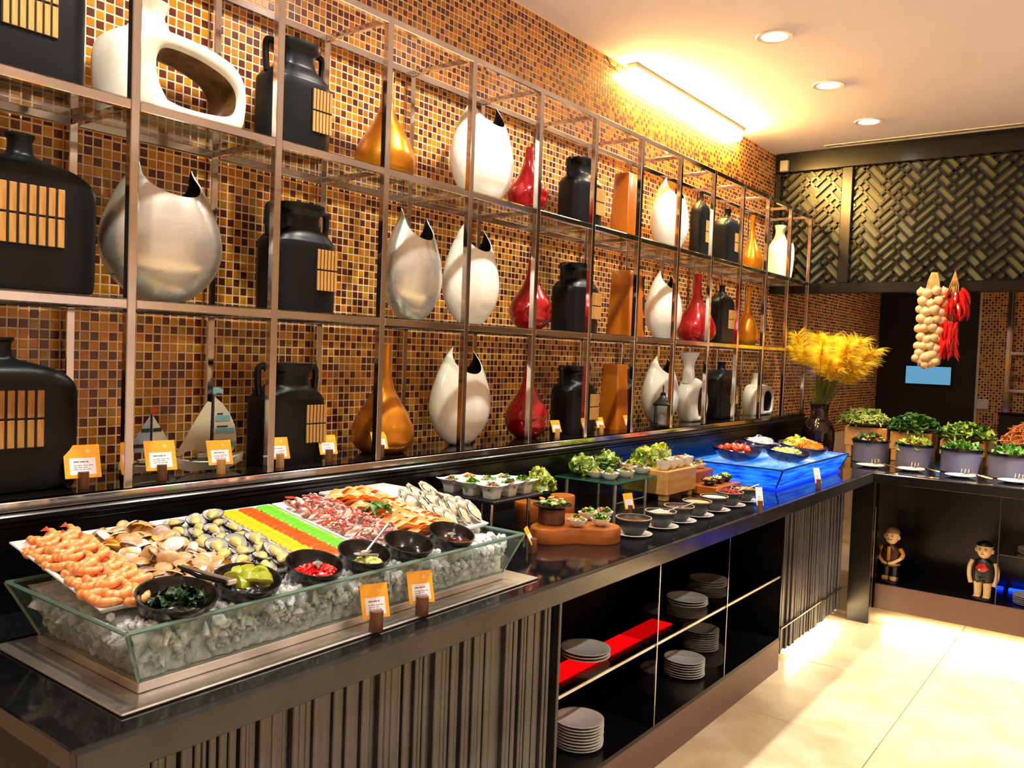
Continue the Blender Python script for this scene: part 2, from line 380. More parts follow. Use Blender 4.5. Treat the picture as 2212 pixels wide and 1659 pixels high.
# wall-wash lamp at the wall/ceiling joint and its cable
wa, wb_ = gx(1366, 178, WX+0.05), gx(1600, 318, WX+0.05)
wlamp = thing('wall_wash_lamp', 'glowing linear wall lamp mounted along the top of the mosaic wall', 'lamp', (WX+0.045, wa[1], CEIL-0.02))
LL = wb_[1]-wa[1]
part('housing', MB().cbox(-0.03, 0.03, -0.01, LL+0.01, -0.004, 0.02, 0.003), M['whitetrim'], wlamp, smooth=False)
part('tube', MB().tube([(-0.012, 0, -0.036), (-0.012, LL, -0.036)], 0.027, 12), glow('wall_wash_tube', (255, 206, 112), 270.0), wlamp)
cb = MB(); cpts = [gx(1310, 121, WX+0.01), gx(1320, 140, WX+0.008), gx(1345, 160, WX+0.008), gx(1362, 157, WX+0.012), gx(1378, 154, WX+0.03)]
cpts = spl([tuple(p) for p in cpts], 5)
single('cable', cb.tube(cpts, 0.0028, 6), mat('cable_brown', (84, 44, 18), 0.6), 'thin dark cable hanging from the wall lamp near the ceiling', 'cable')
# ------------------------------------------------------------------ lattice screen
ls = thing('lattice_screen', 'black lattice screen of diagonal fretwork hanging above the back counter', 'lattice screen', (0, LATY, 0))
XR = 0.95
def lbox(name, x0, x1, z0, z1, y0=-0.03, y1=0.04, mt='black'):
    return part(name, MB().cbox(x0, x1, y0, y1, z0, z1, 0.004), M[mt], ls, smooth=False)
lbox('beam', WX+0.002, XR, 2.935, CEIL-0.001, -0.03)
lbox('beam', WX+0.002, XR, 2.03, 2.105, -0.045)
lbox('stile', WX+0.002, -2.285, 2.106, 2.934); lbox('stile', -1.84, -1.765, 2.106, 2.934); lbox('stile', 0.55, 0.63, 2.106, 2.934)
lbox('backing_panel', -2.284, -1.841, 2.106, 2.934, 0.022, 0.034, 'latback'); lbox('backing_panel', -1.764, 0.549, 2.106, 2.934, 0.022, 0.034, 'latback')
lrnd = random.Random(5)
def brick(i, j):
    m6 = (i-j) % 6
    if m6 < 3:
        i0 = i-m6; sp = hash((i0, j, 1)) % 3
        return ('h', i0, j, 0 if sp == 0 else (m6 == 0 if sp == 1 else m6 == 2))
    k = 5-m6; j0 = j-k; sp = hash((i, j0, 2)) % 3
    return ('v', i, j0, 0 if sp == 0 else (k == 0 if sp == 1 else k == 2))
UQ = 0.054; barw = 0.0082
def clip(p, q, x0, x1, z0, z1):
    t0, t1 = 0.0, 1.0; dx, dz = q[0]-p[0], q[1]-p[1]
    for P_, Q_ in ((-dx, p[0]-x0), (dx, x1-p[0]), (-dz, p[1]-z0), (dz, z1-p[1])):
        if abs(P_) < 1e-9:
            if Q_ < 0: return None
        else:
            r_ = Q_/P_
            if P_ < 0: t0 = max(t0, r_)
            else: t1 = min(t1, r_)
    if t1-t0 <= 0: return None
    return (p[0]+dx*t0, p[1]+dz*t0), (p[0]+dx*t1, p[1]+dz*t1)
ca, sa = math.cos(R(42)), math.sin(R(42))
segs = []
NN = 44
for line_ in range(-NN, NN):
    for kind in 'hv':
        run = None
        for s_ in range(-NN, NN+1):
            if kind == 'h': b_ = brick(s_, line_) != brick(s_, line_-1)
            else: b_ = brick(line_, s_) != brick(line_-1, s_)
            if b_ and s_ < NN:
                if run is None: run = s_
            elif run is not None:
                e_ = s_; st = run
                while st < e_:      # long runs are laid as separate bars
                    en = min(e_, st+6); segs.append((kind, line_, st, en)); st = en
                run = None
bar_cache = {}; bars = []
for (x0, x1) in ((-2.284, -1.841), (-1.764, 0.549)):
    for kind, ln, a, b in segs:
        p = (a*UQ, ln*UQ) if kind == 'h' else (ln*UQ, a*UQ); q = (b*UQ, ln*UQ) if kind == 'h' else (ln*UQ, b*UQ)
        p = (p[0]*ca-p[1]*sa-1.1, p[0]*sa+p[1]*ca+2.5); q = (q[0]*ca-q[1]*sa-1.1, q[0]*sa+q[1]*ca+2.5)
        c = clip(p, q, x0, x1, 2.106, 2.934)
        if not c: continue
        (ax, az), (bx, bz) = c; L_ = math.hypot(bx-ax, bz-az)
        if L_ >= 0.012: bars.append(((ax+bx)/2 < -0.62, round(L_, 3), (ax+bx)/2, (az+bz)/2, math.atan2(bz-az, bx-ax)))
bars.sort(key=lambda t: (not t[0], -t[1]))
rest = MB()
for k, (vis, L_, mx_, mz_, an) in enumerate(bars):
    if k < 300:
        if L_ not in bar_cache: bar_cache[L_] = MB().box(-L_/2, L_/2, -0.008, 0.008, -barw, barw).mesh('lattice_bar', M['lattice'], False)
        link('lattice_bar', bar_cache[L_], ls, (mx_, 0.008, mz_), (0, -an, 0))
    else: rest.box(-L_/2, L_/2, -0.008, 0.008, -barw, barw, M=Mx((mx_, 0.008, mz_), (0, -an, 0)))
if rest.v: part('lattice_bars', rest, M['lattice'], ls, smooth=False)['kind'] = 'stuff'
yb = gy(1689, 366, LATY-0.05)
single('lit_ledge_block', MB().cbox(-0.03, 0.03, -0.02, 0.02, -0.04, 0.04, 0.004), M['creamvase'], 'small pale block standing in for lit ledge at the wall corner', 'box', (yb[0]+0.02, LATY-0.0499, 2.98))  # pale block put in for the wall light catching the ledge

# ================================================================== COUNTERS
wt = thing('worktop', 'long black granite worktop with bronze front edge', 'worktop', (0, 0, 0))
part('slab_top', MB().cbox(-2.0, LIPX+0.0, 0.614, 6.20, 0.862, CT, 0.003), M['granite'], wt, smooth=False)
part('front_edge', MB().cbox(LIPX+0.0005, LIPX+0.02, 0.612, BCY-0.001, 0.845, CT-0.0005, 0.002).box(-1.40, LIPX, 0.66, BCY-0.001, 0.845, 0.861), M['lip'], wt, smooth=False)
wt2 = thing('worktop', 'black granite worktop of the back counter under the salads', 'worktop', (0, 0, 0))
part('slab_top', MB().cbox(LIPX+0.001, 1.2, BCY, 6.20, 0.862, CT, 0.003), M['granite'], wt2, smooth=False)
part('front_edge', MB().cbox(LIPX+0.021, 1.2, BCY-0.02, BCY-0.0005, 0.845, CT-0.0005, 0.002), M['black'], wt2, smooth=False)
PX = -1.39
def slatted(name, label, y0, y1, z0, z1, seed, strip=None):
    t = thing(name, label, 'cabinet', (PX, y0, 0))
    part('body', MB().box(-0.58, -0.035, 0, y1-y0, z0, 0.858), M['blackmatte'], t, smooth=False)
    rd = random.Random(seed); y = 0.006; cache = {}
    while y < y1-y0-0.012:
        w = rd.choice((0.011, 0.013, 0.016, 0.018, 0.024, 0.028)); g = rd.choice((0.001, 0.0015, 0.003, 0.006)); d = rd.choice((0.0, 0.004, 0.008, -0.006))
        key = w
        if key not in cache: cache[key] = MB().cbox(-0.03, 0.0, 0, w, 0, z1-z0-0.01, 0.0025).mesh('slat', M['slat'], False)
        link('slat', cache[key], t, (d-0.008, y, z0+0.005)); y += w+g
    return t
slA = slatted('slatted_cabinet', 'cabinet faced with uneven bronze slats under the ice tray', 0.655, 2.115, 0.02, 0.775, 4)
part('end_post', MB().cbox(-0.58, 0.012, 2.115-0.655+0.002, 2.115-0.655+0.016, 0, 0.844, 0.002), M['lip'], slA, smooth=False)
slB = slatted('slatted_cabinet', 'far slatted bronze cabinet beside the inner corner of the counters', 4.135, 5.20, 0.07, 0.845, 9)
part('rail', MB().cbox(0.001, 0.008, 0.0, 1.02, 0.2, 0.212, 0.002), M['chrome'], slB, smooth=False, label='thin chrome rail')
part('corner_post', MB().cbox(0.02, 0.145, 1.095, 1.135, 0.001, 0.858, 0.003), M['black'], slB, smooth=False)
# open plate cabinet
oc = thing('open_cabinet', 'open black cabinet with glass shelf holding stacks of plates', 'cabinet', (PX, 2.135, 0))
OL = 4.12-2.135
part('back_panel', MB().box(-0.56, -0.55, 0, OL, 0.15, 0.844), M['black'], oc, smooth=False)
part('base_board', MB().box(-0.549, 0.0, 0, OL, 0.149, 0.165), M['black'], oc, smooth=False)
part('plinth', MB().box(-0.02, 0.0, 0.0, OL+0.008, 0.0, 0.148), M['plinth'], oc, smooth=False, label='brown stone plinth')
part('side_panel', MB().box(-0.549, 0.0, 0.0, 0.005, 0.1655, 0.844), M['black'], oc, smooth=False)
part('side_panel', MB().box(-0.549, 0.0, OL-0.004, OL+0.008, 0.1655, 0.844), M['black'], oc, smooth=False)
M['blackmirror'] = mat('black_mirror_glass', (16, 15, 15), 0.04, spec=0.8)
for k, yy in enumerate((2.80, 3.445)):
    d = part('divider', MB().box(-0.549, -0.004, yy-2.135-0.003, yy-2.135+0.003, 0.1655, 0.844), M['smokeglass'], oc, smooth=False)
    part('edge', MB().box(-0.0038, 0.0, yy-2.135-0.003, yy-2.135+0.003, 0.1655, 0.844), M['chrome'], d, smooth=False)
SHZ = 0.470
sh = part('glass_shelf', MB().box(-0.545, -0.012, 0.006, OL-0.006, SHZ-0.008, SHZ), M['smokeglass'], oc, smooth=False)
part('shelf_edge', MB().box(-0.0118, -0.006, 0.006, OL-0.006, SHZ-0.009, SHZ+0.001), M['steel'], sh, smooth=False)
# red reflection on the glass shelf, put in as a glowing strip
ra = gz(1218, 1452, SHZ); rb = gz(1480, 1332, SHZ)
single('red_reflection_strip', MB().cbox(-1.545, -1.455, 2.15, 2.795, SHZ+0.0005, SHZ+0.004, 0.001).cbox(-1.545, -1.455, 2.806, 3.05, SHZ+0.0005, SHZ+0.004, 0.001), glow('red_reflection_glow', (235, 6, 10), 1.1),
       'red reflection along the glass shelf in the open cabinet, built as a glowing strip', 'light strip', smooth=False)
# back cabinet
bc = thing('open_cabinet', 'black open cabinet under the salad counter with two puppets', 'cabinet', (-1.24, 5.316, 0))
part('kick_board', MB().cbox(0.002, 2.4, 0.0, 0.02, 0.08, 0.227, 0.002), M['plinth'], bc, smooth=False, label='brown kick board')
part('base_board', MB().box(0.002, 2.4, 0.0205, 0.5, 0.212, 0.227), M['black'], bc, smooth=False)
part('back_panel', MB().box(-0.02, 2.4, 0.5, 0.515, 0.05, 0.858), M['black'], bc, smooth=False)
part('side_panel', MB().box(-0.012, 0.0, 0.0, 0.499, 0.08, 0.858), M['black'], bc, smooth=False)
gvx = gy(2152, 1250, 5.33)[0]+1.24
d = part('divider', MB().box(gvx, gvx+0.006, 0.003, 0.499, 0.2275, 0.858), M['smokeglass'], bc, smooth=False)
part('glass_shelf', MB().box(gvx+0.007, 2.39, 0.03, 0.499, 0.50, 0.508), M['smokeglass'], bc, smooth=False)
single('blue_light_strip', MB().cbox(-1.24+gvx+0.02, 0.9, 5.316+0.40, 5.316+0.44, 0.228, 0.24, 0.002), glow('blue_led', (10, 50, 255), 6.0), 'glowing blue light strip inside the back cabinet behind the plates', 'light strip', smooth=False)
# LED strips under the back counter and the far slatted cabinet
M['ledwarm'] = glow('led_warm', (255, 228, 180), 110.0)
single('led_strip', MB().cbox(-1.2, 1.1, 5.40, 5.42, 0.066, 0.078, 0.002), M['ledwarm'], 'warm white light strip under the back counter kick board', 'light strip', smooth=False)
single('led_strip', MB().cbox(-1.44, -1.425, 4.4, 5.12, 0.055, 0.068, 0.002), M['ledwarm'], 'warm white light strip under the far slatted cabinet', 'light strip', smooth=False)
spot('floor_wash_lamp', (0.15, 4.95, CEIL-0.02), 420, 52, 0.35, (1.0, 0.93, 0.82), target=(-0.45, 4.95, 0))
# raised ledge along the wall
lg = thing('raised_ledge', 'raised black ledge with moulding along the mosaic wall', 'ledge', (0, 0, 0))
part('ledge_top', MB().cbox(WX+0.002, -1.985, 0.35, 6.2, 1.128, 1.152, 0.002), M['ledge'], lg, smooth=False)
mo = MB()
for (xa, xb, za, zb) in ((-1.995, -1.958, 1.112, 1.127), (-1.995, -1.966, 1.098, 1.1115), (-1.995, -1.974, 1.05, 1.0975)): mo.cbox(xa, xb, 0.35, 6.2, za, zb, 0.003)
part('moulding', mo, M['black'], lg, smooth=False)
part('splashback', MB().box(WX+0.002, -1.996, 0.35, 6.2, 0.9005, 1.1275), M['black'], lg, smooth=False)

# ================================================================== CHROME DISPLAY RACK
rk = thing('display_rack', 'chrome rack of open cubes with glass shelves on the mosaic wall', 'display rack', (0, 0, 0))
PY = [1.095+0.4225*i for i in range(-2, 13)]
XF, XB = -2.0, -2.305
LV = {2: 2.10, 1: 1.62, 0: 1.1525}
hb = 0.0115
pm = MB().cbox(-hb, hb, -hb, hb, 0, 2.578-1.1525, 0.002).mesh('post', M['chrome'], False)
for y in PY:
    for x in (XF, XB): link('post', pm, rk, (x, y, 1.1525))
RZ = (2.5655, 2.0855, 1.6055)
rl = {}
for z in RZ:
    for x in (XF, XB):
        for k in range(len(PY)-1):
            a, b = PY[k]+hb, PY[k+1]-hb
            key = 'long'
            if key not in rl: rl[key] = MB().cbox(-hb, hb, -(b-a)/2, (b-a)/2, -hb, hb, 0.002).mesh('rail', M['chrome'], False)
            link('rail', rl[key], rk, (x, (a+b)/2, z))
crm = MB().cbox(-(XF-XB)/2+hb, (XF-XB)/2-hb, -hb*0.85, hb*0.85, -hb*0.85, hb*0.85, 0.002).mesh('cross_rail', M['chrome'], False)
for z in RZ:
    for y in PY: link('cross_rail', crm, rk, ((XF+XB)/2, y, z))
gm = MB().box(-(XF-XB)/2-0.008, (XF-XB)/2+0.008, -0.2085, 0.2085, -0.0015, 0.0025).mesh('glass_pane', M['shelfglass'], False)
for z in RZ[1:]:
    for k in range(len(PY)-1): link('glass_pane', gm, rk, ((XF+XB)/2, (PY[k]+PY[k+1])/2, z+hb+0.0005+0.0005))
bm_ = MB().cbox(XF-hb, XF+hb, PY[0], PY[-1], 1.1285, 1.152, 0.002)
part('base_rail', bm_.cbox(XF+hb+.0005, XF+hb+.004, PY[0], PY[-1], 1.129, 1.151, .001), M['chrome'], rk, smooth=False)
# ================================================================== VASES
LV = {2: 2.1010, 1: 1.6210, 0: 1.1525}
VXC = -2.15
def place(pl, pr, pt, pb, lev, ratio, X=VXC):
    """pixel box -> base point, half width along the wall, height"""
    c = gx((pl+pr)/2, (pt+pb)/2, X); d = depth(c)
    w = (pr-pl)/2*d/FPX
    h = np.array([c[0], c[1]])/np.hypot(c[0], c[1])
    a = w/math.sqrt(h[0]**2+(ratio*h[1])**2)
    top = gx((pl+pr)/2, pt, X)[2]
    return (X, c[1], LV[lev]), a, top-LV[lev]
def bamboo_label(parent, cy, cz, w, h, fx, n=6, tilt=0.0):
    """bamboo slat panel on the +x face"""
    p = part('bamboo_label', MB().box(fx, fx+0.003, cy-w/2, cy+w/2, cz-h/2, cz+h/2), M['bambooback'], parent, smooth=False, label='bamboo slat label')
    g = w/n*0.30; sw = w/n-g
    sm = MB().cbox(0, 0.004, -sw/2, sw/2, -h/2, -h*0.02, 0.001).cbox(0, 0.004, -sw/2, sw/2, h*0.02, h/2, 0.001).mesh('slat', M['bamboo'], False)
    for k in range(n): link('slat', sm, p, (fx+0.003, cy-w/2+(k+0.5)*w/n, cz))
def slab_bottle(loc, a, h, label, mt='blackvase', neck=0.14, nw=0.13, lab=None, group='black bottles'):
    t = thing('slab_bottle', label, 'vase', loc, 0, group)
    b = a*0.42
    pr = [(0.0, .86, .8, 5), (0.01, .93, .92, 5), (0.05, .985, 1, 6), (0.3, 1, 1, 6), (0.62, 1, 1, 6), (0.72, .95, .97, 5), (0.79, .76, .85, 4), (0.835, .45, .6, 3), (0.86, .24, .42, 2.4), (0.89, .175, .36, 2), (0.955, .165, .34, 2), (0.985, .20, .42, 2), (1.0, .20, .42, 2)]
    rg = [sring(a*max(q[1], 0.02), b*q[2], h*q[0], 40, max(2, q[3])) for q in spl([(p[0], p[1], p[2], p[3]) for p in pr], 4)]
    part('body', MB().rings(rg), M[mt], t, ang=60)
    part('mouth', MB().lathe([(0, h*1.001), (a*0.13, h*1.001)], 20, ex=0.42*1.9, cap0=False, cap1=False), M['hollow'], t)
    if lab is None: lab = (0.25, 0.47, 0.75, 0.30)
    bamboo_label(t, a*lab[0], h*lab[1], a*lab[2], h*lab[3], b*0.985, 7)
    return t
def jug(loc, a, h, label, lab=(0.44, 0.40, 0.66, 0.38), n=6, group='black two-handled jugs'):
    t = thing('handled_jug', label, 'vase', loc, 0, group)
    b = a*0.62
    pr = [(0.0, .88, .88), (0.012, .95, .95), (0.05, 1, 1), (0.58, 1, 1), (0.66, .95, .96), (0.72, .80, .84), (0.765, .60, .70), (0.80, .53, .66), (0.89, .52, .66), (0.93, .62, .76), (0.97, .66, .8), (1.0, .65, .8)]
    rg = [sring(a*q[1], b*q[2], h*q[0], 36, 3.0) for q in spl(pr, 3)]
    part('body', MB().rings(rg), M['blackvase'], t, ang=60)
    part('mouth', MB().rings([sring(a*.5, b*.66, h*1.001, 28, 3), sring(a*.01, b*.01, h*1.001, 28, 3)], False, False), M['hollow'], t)
    for s in (-1, 1):
        part('handle', MB().tube(spl([(0, s*a*0.60, h*0.965), (0, s*a*0.80, h*0.965), (0, s*a*0.90, h*0.93), (0, s*a*0.90, h*0.80), (0, s*a*0.86, h*0.69)], 5), a*0.085, 8), M['blackvase'], t)
    bamboo_label(t, a*lab[0], h*lab[1], a*lab[2], h*lab[3], b*0.99, n)
    return t
def cat_ear(loc, a, h, label, mt='whitevase', fat=0.55, rotz=0.0, group='two-pointed vases', lean=0.04, wtop=0.34):
    t = thing('pointed_vase', label, 'vase', loc, rotz, group)
    n, m_ = 48, 26
    pr = spl([(0.0, .30), (0.02, .42), (0.08, .62), (0.2, .87), (0.36, 1.0), (0.52, .97), (0.68, .83), (0.82, .66), (0.92, .50), (1.0, wtop)], 8)
    zs = [p[0] for p in pr]; ws = [p[1] for p in pr]
    def prof(z): return float(np.interp(z, zs, ws))
    def rim(th):
        c = abs(math.cos(th)); s = math.sin(th)
        return 1.0-0.25*c**1.05-0.035*(1+s)*0.5-(0.02 if math.cos(th) < 0 else 0)*c
    def surf(sc, zoff):
        rings = []
        for j in range(m_+1):
            r_ = []
            for i in range(n):
                th = 2*PI*i/n; z = rim(th)*(zoff+(1-zoff)*j/m_) if j else zoff*rim(th)
                w = prof(z); dent = 1.0-0.05*math.exp(-((z-0.16)/0.05)**2)*max(0, math.cos(th))
                r_.append((a*fat*w*math.cos(th)*sc*dent, a*(w*math.sin(th)*sc), h*z))
            rings.append(r_)
        return rings
    part('body', MB().rings(surf(1.0, 0.0), True, False), M[mt], t, ang=70)
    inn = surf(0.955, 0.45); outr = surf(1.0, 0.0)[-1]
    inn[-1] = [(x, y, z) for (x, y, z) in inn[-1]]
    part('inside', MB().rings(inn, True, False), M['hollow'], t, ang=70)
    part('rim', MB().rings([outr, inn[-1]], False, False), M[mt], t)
    return t
def teardrop(loc, a, h, label, mt='goldvase', kind='gold', group='gold bottle vases', rotz=0.0):
    t = thing('teardrop_bottle', label, 'vase', loc, rotz, group)
    if kind == 'gold':
        pr = [(0.0, .62), (0.015, .72), (0.08, .95), (0.17, 1.0), (0.27, .95), (0.38, .76), (0.50, .50), (0.60, .32), (0.72, .215), (0.86, .185), (1.0, .20)]
    else:
        pr = [(0.0, .42), (0.02, .55), (0.10, .84), (0.20, .98), (0.30, 1.0), (0.42, .86), (0.54, .60), (0.66, .38), (0.80, .24), (0.93, .19), (1.0, .17)]
    rg = []
    for q in spl(pr, 4):
        r_ = []
        for i in range(36):
            th = 2*PI*i/36
            k = 1.0
            if kind == 'red': k -= 0.10*math.exp(-((q[0]-0.22-0.04*math.cos(th*2))/0.05)**2)*(0.5+0.5*math.cos(th-0.6))
            else: k -= 0.04*math.exp(-((q[0]-0.30)/0.06)**2)*(0.5+0.5*math.cos(th-0.5))
            r_.append((a*q[1]*k*math.cos(th), a*q[1]*k*math.sin(th), h*q[0]))
        rg.append(r_)
    part('body', MB().rings(rg), M[mt], t, ang=70)
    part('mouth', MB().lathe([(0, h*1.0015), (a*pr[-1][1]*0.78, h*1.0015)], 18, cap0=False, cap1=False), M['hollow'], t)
    return t
def block(loc, w, h, label, rotz=R(0)):
    t = thing('tapered_block_vase', label, 'vase', loc, rotz, 'amber block vases')
    d = w*0.9
    mb = MB().rings([sring(w*.5, d*.5, 0, 24, 12), sring(w*.5, d*.5, h*.02, 24, 12), sring(w*.40, d*.40, h*.985, 24, 12), sring(w*.37, d*.37, h, 24, 12)])
    part('body', mb, M['orangeblk'], t, ang=50)
    for k, (z0, z1) in enumerate(((.04, .3), (.34, .62), (.66, .93))):
        mz = (z0+z1)/2; yw = w*(.5-.1*mz)
        part('slot', MB().box(d*.30, d*(.505-.1*mz), yw*0.72, yw*1.01, h*z0, h*z1), M['hollow'], t, smooth=False)
    return t
def ring_vase(loc, outer, inner, depth_, label, mt='creamvase', neck=None, name='hollow_vase', rotz=0.0, inmat='brownin', group='hollow vases'):
    """a flat vase pierced by a window: outer and inner outlines (y,z) matched point by point"""
    t = thing(name, label, 'vase', loc, rotz, group)
    n = len(outer); K = 16; rings = [[] for _ in range(K)]
    for i in range(n):
        o = np.array(outer[i]); q = np.array(inner[i]); c = (o+q)/2; hv = (o-q)/2
        for k in range(K):
            t_ = 2*PI*k/K; cc, ss = math.cos(t_), math.sin(t_); e = 2/3.2
            u_ = math.copysign(abs(cc)**e, cc); x_ = math.copysign(abs(ss)**e, ss)*depth_/2
            p = c+hv*u_; p[1] = max(p[1], 0.0004); rings[k].append((x_, p[0], p[1]))
    V = [rings[k][i] for i in range(n) for k in range(K)]; F = []; mi = []
    for i in range(n):
        for k in range(K):
            F.append((i*K+k, i*K+(k+1) % K, ((i+1) % n)*K+(k+1) % K, ((i+1) % n)*K+k))
    mb = MB(); mb.add(V, F)
    # the faces around the window take the inner glaze
    mb.m = [1 if (K*0.36 <= (f % K) < K*0.64) else 0 for f in range(len(F))]
    part('body', mb, [M[mt], M[inmat]], t, ang=60)
    if neck:
        cy, z0, z1, r0, r1, r2 = neck
        pf = spl([(r0, z0), ((r0+r1)/2*0.96, z0+(z1-z0)*0.3), (r1, z0+(z1-z0)*0.62), (r2, z1)], 5)
        part('neck', MB().lathe([(p[0], p[1]) for p in pf], 24, ex=0.8, M=Mx((0, cy, 0))), M[mt], t, ang=60)
        part('mouth', MB().lathe([(0, z1+0.0008), (r2*0.8, z1+0.0008)], 20, ex=0.8, cap0=False, cap1=False, M=Mx((0, cy, 0))), M['hollow'], t)
    return t
def outline(pts, n=64, p=None):
    """resample a closed polygon by angle about its centre so that loops match"""
    P = [np.array(q, float) for q in pts]; P = [np.array(q) for q in spl([tuple(q) for q in P]+[tuple(P[0])], 8)][:-1]
    seg = [np.linalg.norm(P[(i+1) % len(P)]-P[i]) for i in range(len(P))]; tot = sum(seg); out = []; i = 0; acc = 0
    for k in range(n):
        s_ = tot*k/n
        while acc+seg[i] < s_: acc += seg[i]; i += 1
        out.append(tuple(P[i]+(P[(i+1) % len(P)]-P[i])*((s_-acc)/seg[i])))
    return out

TIER = {2: 'top tier', 1: 'middle tier', 0: 'bottom tier'}
# black slab bottles at the left edge
for lev, box in ((2, (-75, 160, -190, 168)), (1, (-100, 180, 290, 630)), (0, (-150, 137, 728, 1060))):
    loc, a, h = place(*box, lev, 0.42)
    slab_bottle(loc, a, h, 'large black slab bottle with bamboo label on the %s at the left edge' % TIER[lev], lab=(0.0, 0.48, 0.92, 0.37), group='large black slab bottles')
# cream pierced vase, top tier
loc, a, h = place(232, 505, 22, 268, 2, 0.35)
def sc(pts): return [(y*a, z*h) for y, z in pts]
out_ = outline(sc([(-.93, .0), (-1.0, .25), (-1.0, .5), (-.86, .66), (-.5, .74), (0.05, .74), (.5, .70), (.85, .61), (1.0, .42), (.97, .12), (.86, .0), (.3, -.0), (-.4, 0.0)]), 64)
inn_ = outline(sc([(-.16, .17), (-.30, .30), (-.34, .47), (-.24, .57), (0.1, .57), (.4, .53), (.66, .47), (.80, .38), (.80, .25), (.70, .17), (.40, .14), (0.05, .14)]), 64)
# align start of the loops
ring_vase(loc, out_, inn_, 0.16, 'big cream vase with a rectangular window through it on the top tier', neck=(-0.32*a, h*0.70, h, 0.36*a, 0.20*a, 0.27*a))
# two-handled jugs
for lev, box, w in ((2, (562, 706, 95, 325), 'top tier beside the cream pierced vase'), (1, (566, 716, 443, 672), 'middle tier beside the large silver vase'), (0, (545, 692, 784, 1012), 'bottom tier behind the sailing boats'),
                    (2, (1212, 1296, 345, 488), 'top tier right of the red gourd vase'), (1, (1198, 1287, 570, 720), 'middle tier right of the red gourd vase'), (0, (1196, 1282, 790, 945), 'bottom tier right of the red gourd vase')):
    loc, a, h = place(*box, lev, 0.62)
    jug(loc, a, h, 'black two-handled jug with bamboo label on the '+w)
# two-pointed vases
for lev, box, mt, w, fat in (
    (1, (228, 476, 345, 655), 'silver', 'large round silver two-pointed vase on the middle tier near the left', 0.62),
    (1, (826, 957, 455, 695), 'silver', 'smaller silver two-pointed vase on the middle tier beside a white one', 0.6),
    (2, (974, 1113, 213, 432), 'whitevase', 'tall white two-pointed vase on the top tier beside the red gourd', 0.5),
    (1, (957, 1081, 485, 705), 'whitevase', 'white two-pointed vase on the middle tier beside the smaller silver vase', 0.5),
    (0, (929, 1062, 750, 967), 'whitevase', 'white two-pointed vase on the bottom tier between gold and red vases', 0.5),
    (2, (1406, 1489, 386, 542), 'whitevase', 'white two-pointed vase on the top tier right of the amber block', 0.5),
    (1, (1394, 1474, 586, 736), 'whitevase', 'white two-pointed vase on the middle tier right of the amber block', 0.5),
    (0, (1386, 1467, 768, 922), 'whitevase', 'white two-pointed vase on the bottom tier behind the black lantern', 0.5)):
    loc, a, h = place(*box, lev, fat)
    cat_ear(loc, a, h, w, mt, fat, wtop=0.50 if mt == 'silver' and a > 0.13 else 0.36)
# gold teardrop bottles
for lev, box, w in ((2, (768, 900, 155, 415), 'large gold teardrop bottle on the top tier'), (0, (762, 897, 743, 985), 'large gold teardrop bottle on the bottom tier behind a name card'),
                    (2, (1599, 1650, 464, 582), 'small gold bottle on the top tier beside the white winged vase'), (1, (1590, 1640, 620, 746), 'small gold bottle on the middle tier near the yellow plumes')):
    loc, a, h = place(*box, lev, 1.0); teardrop(loc, a, h, w)
# red gourds and red bottle
for lev, box, w, xx in ((2, (1096, 1187, 318, 455), 'red gourd vase on the top tier beside the white two-pointed vase', -2.13), (1, (1100, 1195, 562, 712), 'red gourd vase on the middle tier', VXC), (0, (1091, 1187, 788, 955), 'red gourd vase on the bottom tier', VXC)):
    loc, a, h = place(*box, lev, 1.0, xx); teardrop(loc, a, h, w, 'redvase', 'red', 'red vases')
loc, a, h = place(1462, 1548, 592, 740, 1, 1.0, -2.12); teardrop(loc, a, h, 'red long-necked bottle on the middle tier', 'redvase', 'gold', 'red vases')
loc, a, h = place(1566, 1592, 672, 744, 1, 1.0, -2.22); teardrop(loc, a, h, 'small red bottle half hidden between black and gold bottles', 'redvase', 'gold', 'red vases')
# amber blocks
for lev, box in ((2, (1322, 1380, 376, 510)), (1, (1316, 1390, 586, 728)), (0, (1297, 1357, 786, 932))):
    loc, a, h = place(*box, lev, 0.9)
    block(loc, a*2*0.85, h, 'amber tapered block vase on the '+TIER[lev])
# far black bottles
for lev, box, w in ((2, (1496, 1530, 413, 545), 'slim black bottle on the top tier right of the white vase'), (2, (1546, 1594, 451, 566), 'black shouldered bottle on the top tier left of the gold bottle'),
                    (1, (1535, 1580, 616, 743), 'black shouldered bottle on the middle tier right of the red bottle'), (0, (1527, 1586, 781, 910), 'black shouldered bottle on the bottom tier right of the pierced white vase')):
    loc, a, h = place(*box, lev, 0.42)
    slab_bottle(loc, a, h, w, lab=(0.35, 0.42, 0.8, 0.32), group='small black bottles')
# white winged vase, top tier far right
loc, a, h = place(1657, 1717, 488, 600, 2, 0.6)
wv = thing('winged_vase', 'white vase with a wing-shaped side at the far end of the top tier', 'vase', loc)
part('body', MB().rings([sring(a*q[1], a*.5*q[2], h*q[0], 32, 2.2, oy=-a*.22) for q in spl([(0, .5, .8), (.02, .56, .9), (.25, .68, 1), (.5, .72, 1), (.66, .56, .8), (.78, .30, .5), (.88, .22, .4), (.96, .27, .45), (1.0, .30, .5)], 4)]), M['whitevase'], wv, ang=60)
part('wing', MB().rings([sring(a*q[1], a*.22, h*q[0], 24, 2.4, oy=a*q[2], ox=a*.2) for q in spl([(0.0, .04, .28), (.1, .1, .40), (.3, .2, .54), (.5, .26, .60), (.62, .2, .56), (.7, .08, .44)], 4)]), M['whitevase'], wv, ang=60)
part('mouth', MB().rings([sring(a*.24, a*.2, h*1.0015, 20, 2, oy=-a*.22), sring(.001, .001, h*1.0015, 20, 2, oy=-a*.22)], False, False), M['hollow'], wv)
